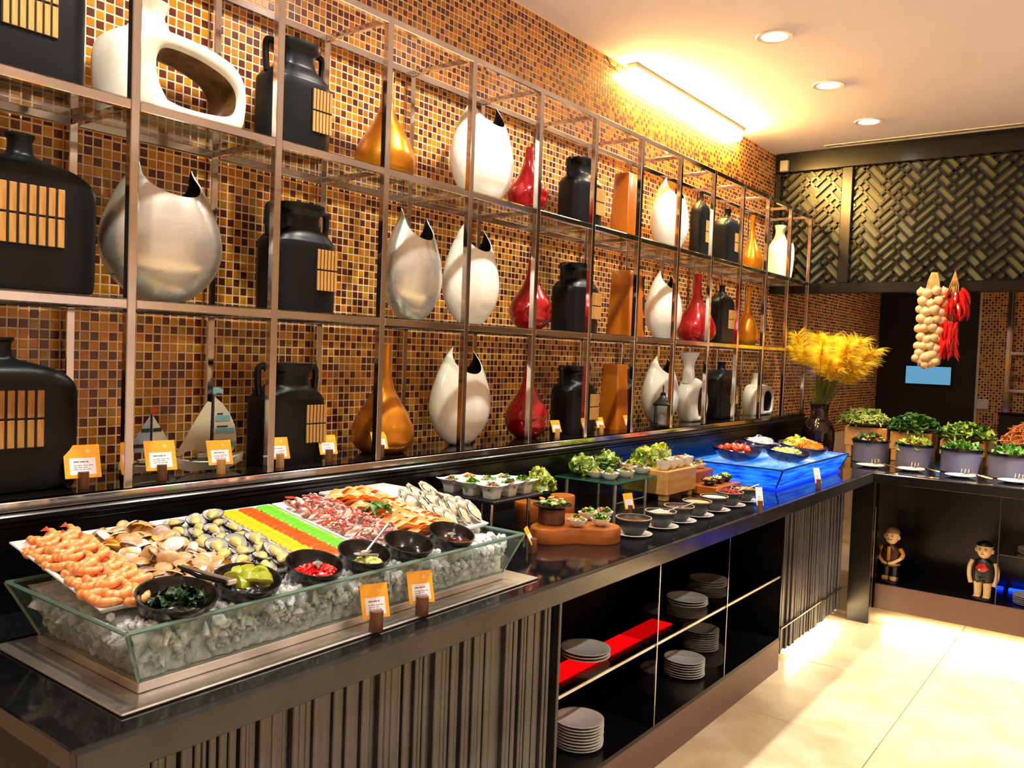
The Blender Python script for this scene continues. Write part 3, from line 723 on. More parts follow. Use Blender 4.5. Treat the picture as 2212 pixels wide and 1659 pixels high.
# white pierced vase with flared neck, bottom tier
loc, a, h = place(1463, 1528, 762, 918, 0, 0.5)
o_ = outline([(y*a, z*h) for y, z in [(-.55, 0), (-.85, .2), (-.95, .38), (-.7, .56), (-.35, .64), (.1, .62), (.6, .50), (.95, .34), (.9, .16), (.6, 0), (0, 0)]], 56)
i_ = outline([(y*a, z*h) for y, z in [(.18, .1), (.10, .2), (.12, .36), (.2, .46), (.36, .48), (.52, .40), (.6, .3), (.56, .17), (.44, .09), (.34, .08), (.26, .08)]], 56)
ring_vase(loc, o_, i_, 0.10, 'white vase with flared neck and a pierced side on the bottom tier', 'whitevase', neck=(-.42*a, .56*h, h, .34*a, .28*a, .52*a), inmat='brownin')
# small cream pierced vase, bottom tier far end
loc, a, h = place(1600, 1672, 806, 895, 0, 0.6)
o_ = outline([(y*a, z*h) for y, z in [(-.8, 0), (-.97, .3), (-.9, .55), (-.6, .7), (-.1, .74), (.5, .7), (.95, .58), (1.0, .3), (.85, 0), (0.3, 0), (-.3, 0)]], 56)
i_ = outline([(y*a, z*h) for y, z in [(.12, .12), (.10, .3), (.16, .5), (.4, .56), (.68, .52), (.8, .44), (.8, .26), (.7, .12), (.5, .1), (.35, .1), (.22, .1)]], 56)
ring_vase(loc, o_, i_, 0.12, 'small cream pierced vase at the far end of the bottom tier', 'creamvase', neck=(-.15*a, .66*h, h, .34*a, .2*a, .22*a), inmat='hollow')
# black lantern
lc = gx(1433, 928, -2.03)
ln = thing('lantern', 'small black metal lantern before the white vase on the bottom tier', 'lantern', (-2.05, lc[1]+.02, LV[0]), R(20))
S_ = 0.043
part('base', MB().cbox(-S_, S_, -S_, S_, 0, 0.014, 0.002), M['black'], ln, smooth=False)
for sx in (-1, 1):
    for sy in (-1, 1): part('corner_post', MB().box(sx*S_*.82-.004, sx*S_*.82+.004, sy*S_*.82-.004, sy*S_*.82+.004, 0.0145, 0.115), M['black'], ln, smooth=False)
for k in range(4):
    part('pane', MB().box(-S_*.72, S_*.72, S_*.80, S_*.82, .02, .112, M=Mx((0, 0, 0), (0, 0, k*PI/2))), M['clearglass'], ln, smooth=False)
part('candle', MB().lathe([(.02, .015), (.02, .07), (.017, .072)], 14), mat('candle_wax', (225, 195, 190), .5), ln)
part('roof', MB().rings([sring(S_*1.12, S_*1.12, .1155, 20, 10), sring(S_*1.12, S_*1.12, .124, 20, 10), sring(S_*.62, S_*.62, .148, 20, 8), sring(S_*.34, S_*.34, .168, 20, 5), sring(S_*.34, S_*.34, .182, 20, 3), sring(S_*.1, S_*.1, .188, 20, 2)]), M['black'], ln, ang=30)
part('ring', MB().tube([(0, .016*math.cos(q*PI/8), .205+.018*math.sin(q*PI/8)) for q in range(17)], .0025, 6), M['black'], ln)
# ------------------------------------------------------------------ toy sailing boats
M['sail'] = mat('sail_cream', (212, 204, 180), .6); M['sailblue'] = mat('sail_blue', (126, 176, 186), .6, col2=(108, 160, 172)); M['navy'] = mat('navy_paint', (24, 26, 40), .5)
M['grey'] = mat('grey_paint', (150, 156, 164), .6); M['hullwhite'] = mat('hull_paint', (196, 188, 168), .55); M['redpaint'] = mat('red_paint', (200, 20, 24), .5)
def sheet(mb, pts, x0, x1, mi=0):
    n = len(pts); V = [(x0, y, z) for y, z in pts]+[(x1, y, z) for y, z in pts]
    F = [tuple(range(n-1, -1, -1)), tuple(range(n, 2*n))]+[(i, (i+1) % n, n+(i+1) % n, n+i) for i in range(n)]
    return mb.add(V, F, mi)
bl = gx(450, 1038, -2.12); dB = depth(bl); pxm = dB/FPX/0.86
def boat(name, label, loc, s, big):
    t = thing(name, label, 'model boat', loc, 0, 'model sailing boats')
    hull = []
    L_ = 0.14*s
    for k in range(13):
        u_ = k/12; y = -L_+2*L_*u_; w = 0.024*s*math.sin(PI*min(1, max(0.02, u_*0.92+0.04)))**0.6; z1 = (0.034+0.022*(2*u_-1)**2)*s; z0 = (0.004+0.03*max(0, abs(2*u_-1)-0.55)**1.2*2)*s
        hull.append([(-w*.3, y, z0), (w*.3, y, z0), (w, y, z1), (w*.9, y, z1+.004*s), (-w*.9, y, z1+.004*s), (-w, y, z1)])
    part('hull', MB().rings(hull), M['hullwhite'], t)
    part('stripe', MB().cbox(-.019*s, .019*s, -L_*.62, L_*.62, .041*s, .047*s, .002*s), M['navy'], t)
    part('cabin', MB().cbox(-.012*s, .012*s, -.05*s, .01*s, .0475*s, .066*s, .003*s), M['hullwhite'], t)
    part('mast', MB().tube([(0, .012*s, .045*s), (0, .012*s, .272*s)], .004*s, 8), M['navy'], t)
    if big:
        a_ = sheet(MB(), [(p[0]*s, p[1]*s) for p in [(.006, .245), (-.006, .248), (-.022, .23), (-.118, .085), (-.128, .066), (-.115, .06), (-.09, .074), (-.06, .078), (-.03, .07), (.002, .064)]], -.002*s, .002*s)
        part('fore_sail', a_, M['sail'], t, smooth=False)
        b_ = part('main_sail', sheet(MB(), [(p[0]*s, p[1]*s) for p in [(.018, .265), (.05, .24), (.08, .205), (.104, .16), (.112, .115), (.104, .07), (.09, .058), (.02, .06)]], -.002*s, .002*s), M['sail'], t, smooth=False)
        for z0, z1, y1 in ((.176, .196, .083), (.13, .15, .104), (.08, .1, .107)):
            part('stripe', MB().box(.0022*s, .0034*s, .024*s, y1*s, z0*s, z1*s), M['sailblue'], b_, smooth=False)
            part('slit', MB().box(.0022*s, .0036*s, .03*s, (y1-.03)*s, (z1+.004)*s, (z1+.009)*s), M['navy'], b_, smooth=False)
        part('flag', sheet(MB(), [(p[0]*s, p[1]*s) for p in [(.012, .272), (.012, .296), (.03, .298), (.052, .29), (.054, .274), (.036, .278)]], -.0015*s, .0015*s), M['sailblue'], t, smooth=False)
    else:
        for sg in (-1, 1):
            b_ = part('sail', sheet(MB(), [(p[0]*s*sg+.012*s, p[1]*s) for p in [(.006, .265), (.05, .2), (.085, .15), (.1, .1), (.006, .095)]], -.002*s, .002*s), M['grey'] if sg < 0 else M['sail'], t, smooth=False)
            for z0, y1 in ((.19, .05), (.12, .085)):
                ya, yb2 = sorted((.012*s+sg*.008*s, .012*s+sg*y1*s)); part('stripe', MB().box(.0022*s, .0034*s, ya, yb2, z0*s, (z0+.016)*s), M['navy'], b_, smooth=False)
        part('flag', sheet(MB(), [(p[0]*s, p[1]*s) for p in [(.012, .272), (.012, .3), (.05, .29)]], -.0015*s, .0015*s), M['redpaint'], t, smooth=False)
    return t
boat('model_boat', 'large cream model sailing boat with blue striped sail on the bottom tier', (-2.13, gx(450, 1000, -2.13)[1], LV[0]), 0.80, True)
boat('model_boat', 'small grey model sailing boat with a red pennant on the bottom tier', (-2.19, gx(320, 985, -2.19)[1], LV[0]), 0.60, False)
# ------------------------------------------------------------------ name cards
_cards = {}
def name_card(loc, label, w=0.062, h=0.062, rotz=0.0, light=False, tilt=22, peg=(0.0125, 0.042), pegz=0.0, ccol='card'):
    t = thing('name_card', label, 'name card', loc, rotz, 'dish name cards')
    key = (round(w, 3), round(h, 3), light, ccol, peg)
    if key not in _cards:
        pr_, ph_ = peg
        a_ = MB().lathe([(pr_*.98, 0), (pr_, .002), (pr_, ph_-.002), (pr_*.94, ph_)], 20).mesh('peg', M['peglight' if light else 'peg'])
        b_ = MB().cbox(-.0008, .0008, -w/2, w/2, 0, h, .0004).mesh('card', M[ccol], False)
        c_ = MB().box(.0009, .0012, -w*.36, w*.36, h*.10, h*.60).mesh('paper', M['paper'], False)
        ik = MB(); rd = random.Random(2)
        for zz, n_, hh in ((.47, 3, .035), (.37, 4, .018), (.31, 3, .018), (.25, 4, .018)):
            y = -w*.24
            for q in range(n_):
                ww = w*rd.uniform(.06, .15); ik.box(.00125, .0014, y, y+ww, h*zz, h*(zz+hh)); y += ww+w*.025
        d_ = ik.mesh('print', M['ink'], False)
        e_ = MB().lathe([(0, 0), (w*.07, 0)], 12, cap0=False, cap1=False, M=Mx((.0011, w*.16, h*.8), (0, PI/2, 0))).mesh('emblem', mat('card_emblem', (252, 200, 120), .5))
        _cards[key] = (a_, b_, c_, d_, e_)
    a_, b_, c_, d_, e_ = _cards[key]
    link('peg', a_, t)
    cd = link('card', b_, t, (0.001, 0, peg[1]*0.62), (0, -R(tilt), 0))
    link('paper', c_, cd); link('print', d_, cd); link('emblem', e_, cd)
    return t
for k, (px, py, w, lt, lab) in enumerate((
    (180, 1066, .082, False, 'orange name card at the left end of the ledge by the black bottle'),
    (349, 1048, .080, False, 'orange name card on the ledge before the small model boat'),
    (477, 1030, .070, True, 'orange name card on a pale peg before the large model boat'),
    (604, 1016, .066, True, 'orange name card beside the second rack post on the ledge'),
    (710, 1004, .062, False, 'orange name card on the ledge right of the bottom black jug'),
    (822, 990, .060, False, 'orange name card before the large gold bottle on the ledge'),
    (1203, 950, .054, True, 'orange name card between the red gourd and black jug on the ledge'),
    (1298, 936, .052, True, 'orange name card between the black jug and amber block on the ledge'),
    (1358, 928, .052, True, 'orange name card half hidden by a post right of the amber block'))):
    p = gx(px, py, -2.055); name_card((-2.055, p[1], LV[0]), lab, w, w*1.02, R(-12), lt)
# ================================================================== FOOD HELPERS
def leaf_piece(rd, L_=1.0, w=0.45, curl=0.35, wave=0.12, nu=6, nv=4):
    V = []; F = []; ph = rd.uniform(0, 6)
    for i in range(nu+1):
        u_ = i/nu; ww = w*math.sin(PI*min(0.97, 0.08+u_*0.9))**0.8
        for j in range(nv+1):
            v_ = j/nv*2-1
            V.append(((u_-.5)*L_, v_*ww, curl*(u_*(1-u_))*4*0.3+0.25*curl*v_*v_+wave*math.sin(u_*9+ph+v_*3)*abs(v_)))
    for i in range(nu):
        for j in range(nv): F.append((i*(nv+1)+j, (i+1)*(nv+1)+j, (i+1)*(nv+1)+j+1, i*(nv+1)+j+1))
    return V, F
def strip_piece(rd, L_=1.0, w=0.08, bend=0.3, n=5):
    mb = MB(); a, b = rd.uniform(-bend, bend), rd.uniform(-bend, bend)
    pts = [((k/n-.5)*L_, a*math.sin(PI*k/n)+b*.5*math.sin(2*PI*k/n), abs(bend)*.6*math.sin(PI*k/n)) for k in range(n+1)]
    mb.tube(pts, [w*(.55 if k in (0, n) else 1) for k in range(n+1)], 5)
    return mb.v, mb.f
def chunk_piece(rd, ax=1.0, ay=0.8, az=0.6, n=8, m_=5, rough=0.18):
    mb = MB(); rg = []
    for j in range(1, m_):
        t = PI*j/m_; rg.append([(math.sin(t)*math.cos(2*PI*i/n)*ax*.5*(1+rd.uniform(-rough, rough)), math.sin(t)*math.sin(2*PI*i/n)*ay*.5*(1+rd.uniform(-rough, rough)), -math.cos(t)*az*.5*(1+rd.uniform(-rough, rough))) for i in range(n)])
    mb.rings(rg); return mb.v, mb.f
def heap(rd, gens, n, rx, ry, h, flat=0.5, tilt=0.6, base=0.0, fill=None):
    """pile of pieces on an elliptical dome: gens = [(fn, size_lo, size_hi, material_index, weight)]"""
    mb = MB(); ws = [g[4] for g in gens]
    if fill is not None:
        mb.lathe([(1.0, base), (.97, base+h*.10), (.8, base+h*.38), (.5, base+h*.66), (.2, base+h*.78), (.0, base+h*.8)], 18, rx*.93, ry*.93, cap1=False, mi=fill)
    for k in range(n):
        g = rd.choices(gens, ws)[0]; r_ = math.sqrt(rd.random()); th = rd.uniform(0, 2*PI)
        z = base+h*(1-r_*r_)**0.7*rd.uniform(0.72, 1.0)
        V, F = g[0](rd); s = rd.uniform(g[1], g[2])
        mb.add(V, F, g[3], Mx((r_*rx*math.cos(th), r_*ry*math.sin(th), z), (rd.uniform(-tilt, tilt), rd.uniform(-tilt, tilt), rd.uniform(0, 2*PI)), s))
    return mb
LEAF = lambda rd: leaf_piece(rd, 1, .42)
FRILL = lambda rd: leaf_piece(rd, 1, .55, .5, .22)
STRIP = lambda rd: strip_piece(rd, 1, .07, .3)
THIN = lambda rd: strip_piece(rd, 1, .035, .35)
STICK = lambda rd: strip_piece(rd, 1, .06, .08)
CHUNK = lambda rd: chunk_piece(rd)
BALL = lambda rd: chunk_piece(rd, 1, 1, 1, 8, 6, .05)
def fm(name, c, c2=None, rough=.45, sss=0.0, ns=40, coat=0.0, **k): return mat(name, c, rough, col2=c2, nscale=ns, sss=sss, coat=coat, **k)
M['lettuce'] = fm('lettuce', (150, 190, 60), (198, 214, 110)); M['lettuceP'] = fm('pale_lettuce', (214, 222, 150), (190, 206, 110))
M['yellowleaf'] = fm('yellow_lettuce', (222, 214, 60), (186, 196, 40)); M['green'] = fm('green_leaf', (52, 104, 28), (34, 78, 20)); M['greenD'] = fm('dark_green_leaf', (22, 50, 22), (14, 34, 16))
M['herb'] = fm('herb', (96, 146, 48), (70, 116, 34)); M['celery'] = fm('celery', (168, 196, 84), (128, 168, 56))
M['prawn'] = fm('prawn_flesh', (252, 192, 122), (246, 160, 90), .35, .15, 60, .3, stretch=(3, 1, 1)); M['prawn2'] = fm('prawn_band', (248, 166, 98), (236, 128, 64), .35, .1, 60, .3); M['prawnleg'] = fm('prawn_leg', (206, 96, 54), (170, 60, 38))
M['clamW'] = fm('clam_white', (232, 222, 212), (210, 196, 184), .3); M['clamT'] = fm('clam_tan', (206, 168, 110), (176, 132, 80), .4)
M['clamY'] = fm('clam_meat', (232, 178, 70), (214, 148, 44), .35); M['clamP'] = fm('clam_rose', (194, 160, 142), (168, 128, 112), .4)
M['musselD'] = fm('mussel_shell', (26, 32, 34), (16, 20, 22), .25); M['musselI'] = fm('mussel_pearl', (190, 192, 188), (150, 154, 152), .2); M['musselM'] = fm('mussel_meat', (232, 206, 130), (206, 170, 88), .35)
M['roeY'] = fm('yellow_slice', (250, 198, 20), (236, 172, 6), .35, .1, 60); M['roeO'] = fm('orange_slice', (255, 98, 24), (244, 72, 12), .3, .1, 60); M['roeG'] = fm('green_slice', (122, 206, 52), (88, 180, 30), .35, .1, 60)
M['octoW'] = fm('octopus_white', (238, 214, 190), (214, 172, 150), .3, .1); M['octoP'] = fm('octopus_skin', (206, 140, 128), (158, 92, 88), .3); M['octoR'] = fm('red_strip', (226, 92, 62), (204, 58, 40), .3)
M['salmon'] = fm('salmon', (252, 152, 66), (255, 186, 112), .32, .15, 90, .2, stretch=(1, 6, 1)); M['oysterS'] = fm('oyster_shell', (216, 208, 190), (132, 126, 112), .5, 0, 45); M['oysterM'] = fm('oyster_meat', (232, 218, 184), (196, 180, 140), .2, .1, 40, .5)
M['oysterK'] = fm('oyster_frill', (66, 62, 58), (40, 38, 36), .4)
M['limeF'] = fm('lime_flesh', (232, 222, 96), (210, 206, 70), .35); M['limeS'] = fm('lime_skin', (176, 184, 52), (140, 160, 30), .35)
M['chili'] = fm('chili', (226, 24, 20), (196, 10, 12), .25); M['chiliO'] = fm('chili_orange', (240, 96, 40), (220, 66, 24), .3)
M['wasabi'] = fm('wasabi', (206, 212, 120), (184, 194, 92), .55); M['soy'] = fm('soy_sauce', (20, 10, 6), (12, 6, 4), .06); M['brownsauce'] = fm('brown_sauce', (98, 42, 24), (60, 24, 16), .15, 0, 120)
M['gravy'] = fm('brown_soup', (86, 58, 36), (66, 42, 26), .12); M['cream'] = fm('cream_sauce', (236, 226, 204), (222, 208, 180), .35); M['mash'] = fm('tan_dip', (196, 168, 110), (160, 130, 76), .4)
M['orangef'] = fm('carrot', (240, 150, 60), (224, 118, 36), .45); M['tomato'] = fm('tomato', (226, 78, 40), (204, 50, 24), .2, 0, 10, .4); M['ginger'] = fm('red_pickle', (176, 44, 40), (140, 26, 28), .35)
M['corn'] = fm('yellow_pickle', (222, 196, 62), (196, 164, 36), .4); M['orangeP'] = fm('orange_pickle', (246, 156, 22), (226, 128, 8), .4); M['riceW'] = fm('white_shreds', (240, 238, 238), (224, 220, 224), .5)
M['noodle'] = fm('crispy_noodle', (214, 140, 74), (180, 102, 44), .5); M['mush'] = fm('brown_mushroom', (150, 104, 70), (110, 70, 44), .45); M['meat'] = fm('sliced_meat', (206, 150, 104), (168, 106, 66), .4)
# ================================================================== ICE TRAY WITH SEAFOOD
tr = thing('ice_tray', 'flared glass trough of ice on a steel base with seafood platters', 'ice tray', (-1.56, 1.31, CT))
def lo(x, y): return (x+1.56, y-1.31)
bx0, bx1, by0, by1 = -1.745+1.56, -1.375+1.56, 0.783-1.31, 1.82-1.31
tx0, tx1, ty0, ty1 = -1.79+1.56, -1.333+1.56, 0.735-1.31, 1.858-1.31
ZB, ZT = 0.025, 0.130
part('base_plate', MB().cbox(-1.80+1.56, -1.315+1.56, 0.72-1.31, 1.905-1.31, 0.0005, 0.006, 0.002), M['steel'], tr, smooth=False)
part('plinth', MB().cbox(bx0-.004, bx1+.004, by0-.004, by1+.004, 0.0065, ZB-.0005, 0.002), M['steel'], tr, smooth=False)
th = 0.006
def wallq(b0, b1, t0, t1, n):   # slanted glass pane from bottom edge b0-b1 to top edge t0-t1, thickness along n
    n = Vector(n)*th; P = [Vector(q) for q in (b0, b1, t1, t0)]
    V = [tuple(q) for q in P]+[tuple(q+n) for q in P]
    return MB().add(V, [(0, 3, 2, 1), (4, 5, 6, 7), (0, 1, 5, 4), (1, 2, 6, 5), (2, 3, 7, 6), (3, 0, 4, 7)])
B = [(bx1, by0, ZB), (bx1, by1, ZB), (bx0, by1, ZB), (bx0, by0, ZB)]; T = [(tx1, ty0, ZT), (tx1, ty1, ZT), (tx0, ty1, ZT), (tx0, ty0, ZT)]
for k, nn in ((0, (-1, 0, 0)), (1, (0, -1, 0)), (2, (1, 0, 0)), (3, (0, 1, 0))):
    pn = part('glass_pane', wallq(B[k], B[(k+1) % 4], T[k], T[(k+1) % 4], nn), M['trayglass'], tr, smooth=False)
    ta, tb = Vector(T[k]), Vector(T[(k+1) % 4]); off = Vector(nn)*th*.5
    part('glass_edge', MB().tube([ta+off, tb+off], 0.0042, 6), M['glassedge'], pn)
    part('corner_seam', MB().tube([Vector(B[k]), Vector(T[k])], 0.003, 6), M['glassedge'], pn)
# crushed ice: bumpy body filling the trough
M['ice'] = mat('crushed_ice', (246, 250, 249), .15, col2=(196, 208, 204), nscale=34, detail=8, bump=1.0, bscale=85, spec=.7, lo=.36, hi=.6, sss=.8)
_b = M['ice'].node_tree.nodes['Principled BSDF']; _b.inputs['Subsurface Radius'].default_value = (1, 1, 1); _b.inputs['Subsurface Scale'].default_value = 0.035
ird = random.Random(21)
def ice_body(x0, x1, y0, y1, X0, X1, Y0, Y1, zb, zt, seed, n=(18, 44), lean=0.0):
    rd = random.Random(seed); mb = MB(); nx, ny = n
    def nz_(a, b): return 0.5*math.sin(a*21+b*17+seed)+0.5*math.sin(a*47-b*39)+0.5*rd.uniform(-1, 1)
    lay = 9; ringsl = []
    for l in range(lay+1):
        f = l/lay; xa, xb = x0+(X0-x0)*f, x1+(X1-x1)*f; ya, yb_ = y0+(Y0-y0)*f, y1+(Y1-y1)*f; z = zb+(zt-zb)*f; r_ = []
        def J(p, nx_, ny_):
            j = rd.uniform(-.009, .0); return (p[0]+nx_*j, p[1]+ny_*j, p[2]+(rd.uniform(-.004, .004) if 0 < l else 0))
        for k in range(ny): r_.append(J((xb, ya+(yb_-ya)*k/ny, z), 1, 0))
        for k in range(nx): r_.append(J((xb+(xa-xb)*k/nx, yb_, z), 0, 1))
        for k in range(ny): r_.append(J((xa, yb_+(ya-yb_)*k/ny, z+lean), -1, 0))
        for k in range(nx): r_.append(J((xa+(xb-xa)*k/nx, ya, z), 0, -1))
        ringsl.append(r_)
    cx, cy = (X0+X1)/2, (Y0+Y1)/2
    for f, dz in ((.9, .006), (.7, .012), (.45, .014), (.2, .014), (.02, .014)):
        ringsl.append([(cx+(p[0]-cx)*f+rd.uniform(-.004, .004), cy+(p[1]-cy)*f+rd.uniform(-.004, .004), p[2]+dz+rd.uniform(-.005, .005)) for p in ringsl[lay]])
    return mb.rings(ringsl)
ic = ice_body(bx0+.006, bx1-.007, by0+.007, by1-.007, tx0+.012, tx1-.040, ty0+.034, ty1-.02, ZB+.001, ZT-.012, 5, (34, 110))
for k in range(620):      # loose ice lumps on top and along the glass
    V, F = chunk_piece(ird, *((ird.uniform(.012, .026), ird.uniform(.010, .02), ird.uniform(.008, .016), 6, 4, .3) if k < 260 else (ird.uniform(.018, .042), ird.uniform(.014, .03), ird.uniform(.012, .022), 5, 4, .45)))
    if k >= 260:
        f_ = ird.uniform(.25, .95); z_ = ZB+(ZT-.02-ZB)*f_
        if k < 540: p = (bx1+(tx1-bx1)*f_-.022, by0+.02+(by1-by0-.04)*ird.random(), z_)
        else: p = (bx0+.02+(bx1-bx0-.04)*ird.random(), by0+(ty0-by0)*f_+.022, z_)
    elif k % 2: p = (tx1-.03-ird.uniform(0, .05), ird.uniform(ty0+.03, ty1-.03), ZT-.006)
    else: p = (ird.uniform(tx0+.03, tx1-.03), ird.uniform(ty0+.03, ty1-.03), ZT-.002)
    ic.add(V, F, 0, Mx(p, (ird.uniform(0, 3), ird.uniform(0, 3), ird.uniform(0, 3))))
single('crushed_ice', ic, M['ice'], 'crushed ice filling the glass trough under the seafood', 'ice', (-1.56, 1.31, CT), kind='stuff', ang=25)
# platters on the slanted plane
PK = 0.165; PX0, PZ0 = -1.442, 1.034
def plz(x): return PZ0+PK*(PX0-x)
def onp(px, py, dz=0.0):
    d = ray(px, py); t = (PZ0+dz+PK*(PX0-CAM[0])-CAM[2])/(d[2]+PK*d[0]); return CAM+d*t
tiltY = math.atan(PK)           # rotation about y so that local -x rises
PL = 0.36
def platter(y0, y1, label):
    w = y1-y0; mb = MB(); L_ = PL/math.cos(tiltY)
    def rr_(ins, z): return [(-L_*.0-ins, ins, z), (-L_*.0-ins, w-ins, z), (-L_+ins, w-ins, z), (-L_+ins, ins, z)]
    mb.rings([rr_(.012, 0), rr_(0, .012), rr_(.001, .0145), rr_(.010, .0135), rr_(.016, .006)])
    o = single('rectangular_platter', mb, M['porcelain'], label, 'platter', (PX0, y0, PZ0), (0, tiltY, 0), 'white rectangular platters', ang=25)
    return o
PLS = [(0.745, 0.878), (0.884, 1.036), (1.040, 1.196), (1.206, 1.372), (1.378, 1.545), (1.553, 1.690), (1.698, 1.835)]
for (a_, b_), s_ in zip(PLS, ('cooked prawns at the left end', 'clams', 'mussels', 'yellow, orange and green slices', 'octopus salad', 'sliced salmon', 'oysters at the right end')):
    platter(a_, b_, 'white rectangular platter in the ice holding '+s_)
def onplat(o, yy, s, dz, rz=0.0, rx=0.0, ry=0.0, sc=1.0):
    """put object on platter plane: yy across, s 0 front .. 1 back, dz above the plane"""
    x = PX0-0.012-s*(PL-.03); o.location = (x, yy, plz(x)+.008+dz)
    o.rotation_euler = (Euler((0, tiltY, 0)).to_matrix() @ Euler((rx, ry, rz)).to_matrix()).to_euler(); o.scale = (sc, sc, sc)
# prawns
def prawn_mesh(seed):
    rd = random.Random(seed); mb = MB(); pts = []; rs = []
    for k in range(15):
        u_ = k/14; a_ = R(-40)+u_*R(235); rr2 = 0.0165
        pts.append((rr2*math.cos(a_)*1.25, rr2*math.sin(a_), 0.008+0.002*math.sin(u_*3)))
        rs.append((0.0112*(math.sin(PI*(0.16+0.62*u_))**.7)*(1.0-0.42*u_))*(1+(.04 if k % 2 else -.015)))
    mb.tube(pts, rs, 9); mb.m = [2 if (f//9) % 2 else 0 for f in range(len(mb.f))]
    p = pts[-1]; q = pts[-2]; d = (Vector(p)-Vector(q)).normalized(); nrm = Vector((-d.y, d.x, 0))
    for s in (-1, 0, 1):
        e = Vector(p)+d*.012+nrm*s*.007; mb.add([tuple(Vector(p)-nrm*.002), tuple(e-nrm*.003), tuple(e+nrm*.003+Vector((0, 0, .001))), tuple(Vector(p)+nrm*.002)], [(0, 1, 2, 3)], 1)
    for k in range(2, 12):
        a_ = R(-40)+k/14*R(235); b0 = Vector((.009*math.cos(a_)*1.2, .009*math.sin(a_), .006)); b1 = Vector((.002*math.cos(a_), .002*math.sin(a_)-.002, .002))
        mb.add([tuple(b0), tuple(b0+Vector((0, .0016, 0))), tuple(b1)], [(0, 1, 2)], 1)
    return mb.mesh('prawn', [M['prawn'], M['prawnleg'], M['prawn2']], ang=50)
pms = [prawn_mesh(k) for k in range(3)]
prd = random.Random(8)
cnt = 0
for lay in range(2):
    for r_ in range(13):
        for c_ in range(3 if lay == 0 else 2):
            s_ = 0.0+r_*0.078 if lay == 0 else 0.05+r_*0.074
            if s_ > .97 or (s_ < .15 and c_ == (2 if lay == 0 else 1)): continue
            yy = 0.745+(.028 if lay == 0 else .048)+c_*(.038)+prd.uniform(-.005, .005)
            o = link('prawn', pms[cnt % 3]); cnt += 1
            onplat(o, yy, s_+prd.uniform(-.02, .02), .002+lay*.014+c_*.002, R(-75)+prd.uniform(-.7, .7), prd.uniform(-.35, .35), R(12)+prd.uniform(-.2, .2), prd.uniform(.92, 1.12))
            tag(o, 'cooked orange prawn piled on the leftmost white platter', 'prawn', 'prawns on the leftmost platter')
# clams
def clam_mesh(mo, mi_, seed):
    rd = random.Random(seed); mb = MB(); n = 14; a, b, h = .021, .017, .0085
    top = []; 
    prof = [(1.0, 0), (.93, .32), (.78, .62), (.5, .88), (.2, 1.0)]
    mb.rings([[(a*p*math.cos(2*PI*i/n)*(1+.05*math.cos(2*PI*i/n)), b*p*math.sin(2*PI*i/n)-.004*q, h*q+.0004) for i in range(n)] for p, q in prof], False, True, 0)
    mb.rings([[(a*p*math.cos(2*PI*i/n), b*p*math.sin(2*PI*i/n)-.004*q, h*q*.86) for i in range(n)] for p, q in prof][::-1], True, False, 1)
    return mb.mesh('clam_shell', [mo, mi_], ang=60)
cms = [clam_mesh(M['clamT'], M['clamW'], 1), clam_mesh(M['clamW'], M['clamW'], 2), clam_mesh(M['clamP'], M['clamW'], 3), clam_mesh(M['clamT'], M['clamY'], 4), clam_mesh(M['clamY'], M['clamY'], 5), clam_mesh(M['clamW'], M['clamP'], 6)]
crd = random.Random(13)
for k in range(120):
    s_ = crd.uniform(.0, .95); v_ = crd.uniform(-1, 1); hgt = .036*(1-v_*v_*.8)*(0.55+.45*math.sin(PI*min(1, s_+.15)))
    o = link('clam', cms[crd.choice((0, 0, 1, 1, 2, 3, 3, 4, 5))])
    onplat(o, .964+v_*.072, s_, crd.uniform(.35, 1.0)*hgt, crd.uniform(0, 6.28), crd.uniform(-.9, .9)+(PI if crd.random() < .3 else 0), crd.uniform(-.8, .8), crd.uniform(1.0, 1.3))
    tag(o, 'open clam shell heaped on the white platter right of the prawns', 'clam', 'clams on the platter')
# mussels
def mussel_meshes():
    n = 18; a, b = .033, .0185
    def ol(s, z): return [(a*s*math.cos(2*PI*i/n)*(1 if math.cos(2*PI*i/n) < 0 else 1.0), b*s*math.sin(2*PI*i/n)*(1-.45*math.cos(2*PI*i/n)*.9), z) for i in range(n)]
    sh_ = MB().rings([ol(.25, 0), ol(.7, .003), ol(.95, .008), ol(1.0, .011), ol(.95, .0112)], True, False, 0)
    sh_.rings([ol(.95, .0112), ol(.8, .007), ol(.3, .0045)], False, True, 1)
    me_ = MB().rings([[(p[0]*.78-.003, p[1]*.78, p[2]) for p in ol(s, z)] for s, z in ((.62, .007), (.7, .0105), (.5, .0145), (.15, .0155))])
    return sh_.mesh('shell', [M['musselD'], M['musselI']], ang=50), me_.mesh('meat', M['musselM'], ang=60)
mss, msm = mussel_meshes()
for r_ in range(8):
    for c_ in range(3):
        t = thing('mussel', 'half-shell mussel with yellow meat on the platter right of the clams', 'mussel', (0, 0, 0), 0, 'mussels on the platter')
        link('shell', mss, t); link('meat', msm, t)
        onplat(t, 1.064+c_*.047+(r_ % 2)*.012+crd.uniform(-.005, .005), .03+r_*.122+crd.uniform(-.02, .02), .001+c_*.001+(r_ % 2)*.004, R(-28)+crd.uniform(-.5, .5)+(PI if crd.random() < .3 else 0), crd.uniform(-.2, .2), crd.uniform(-.15, .2), crd.uniform(1.1, 1.3))
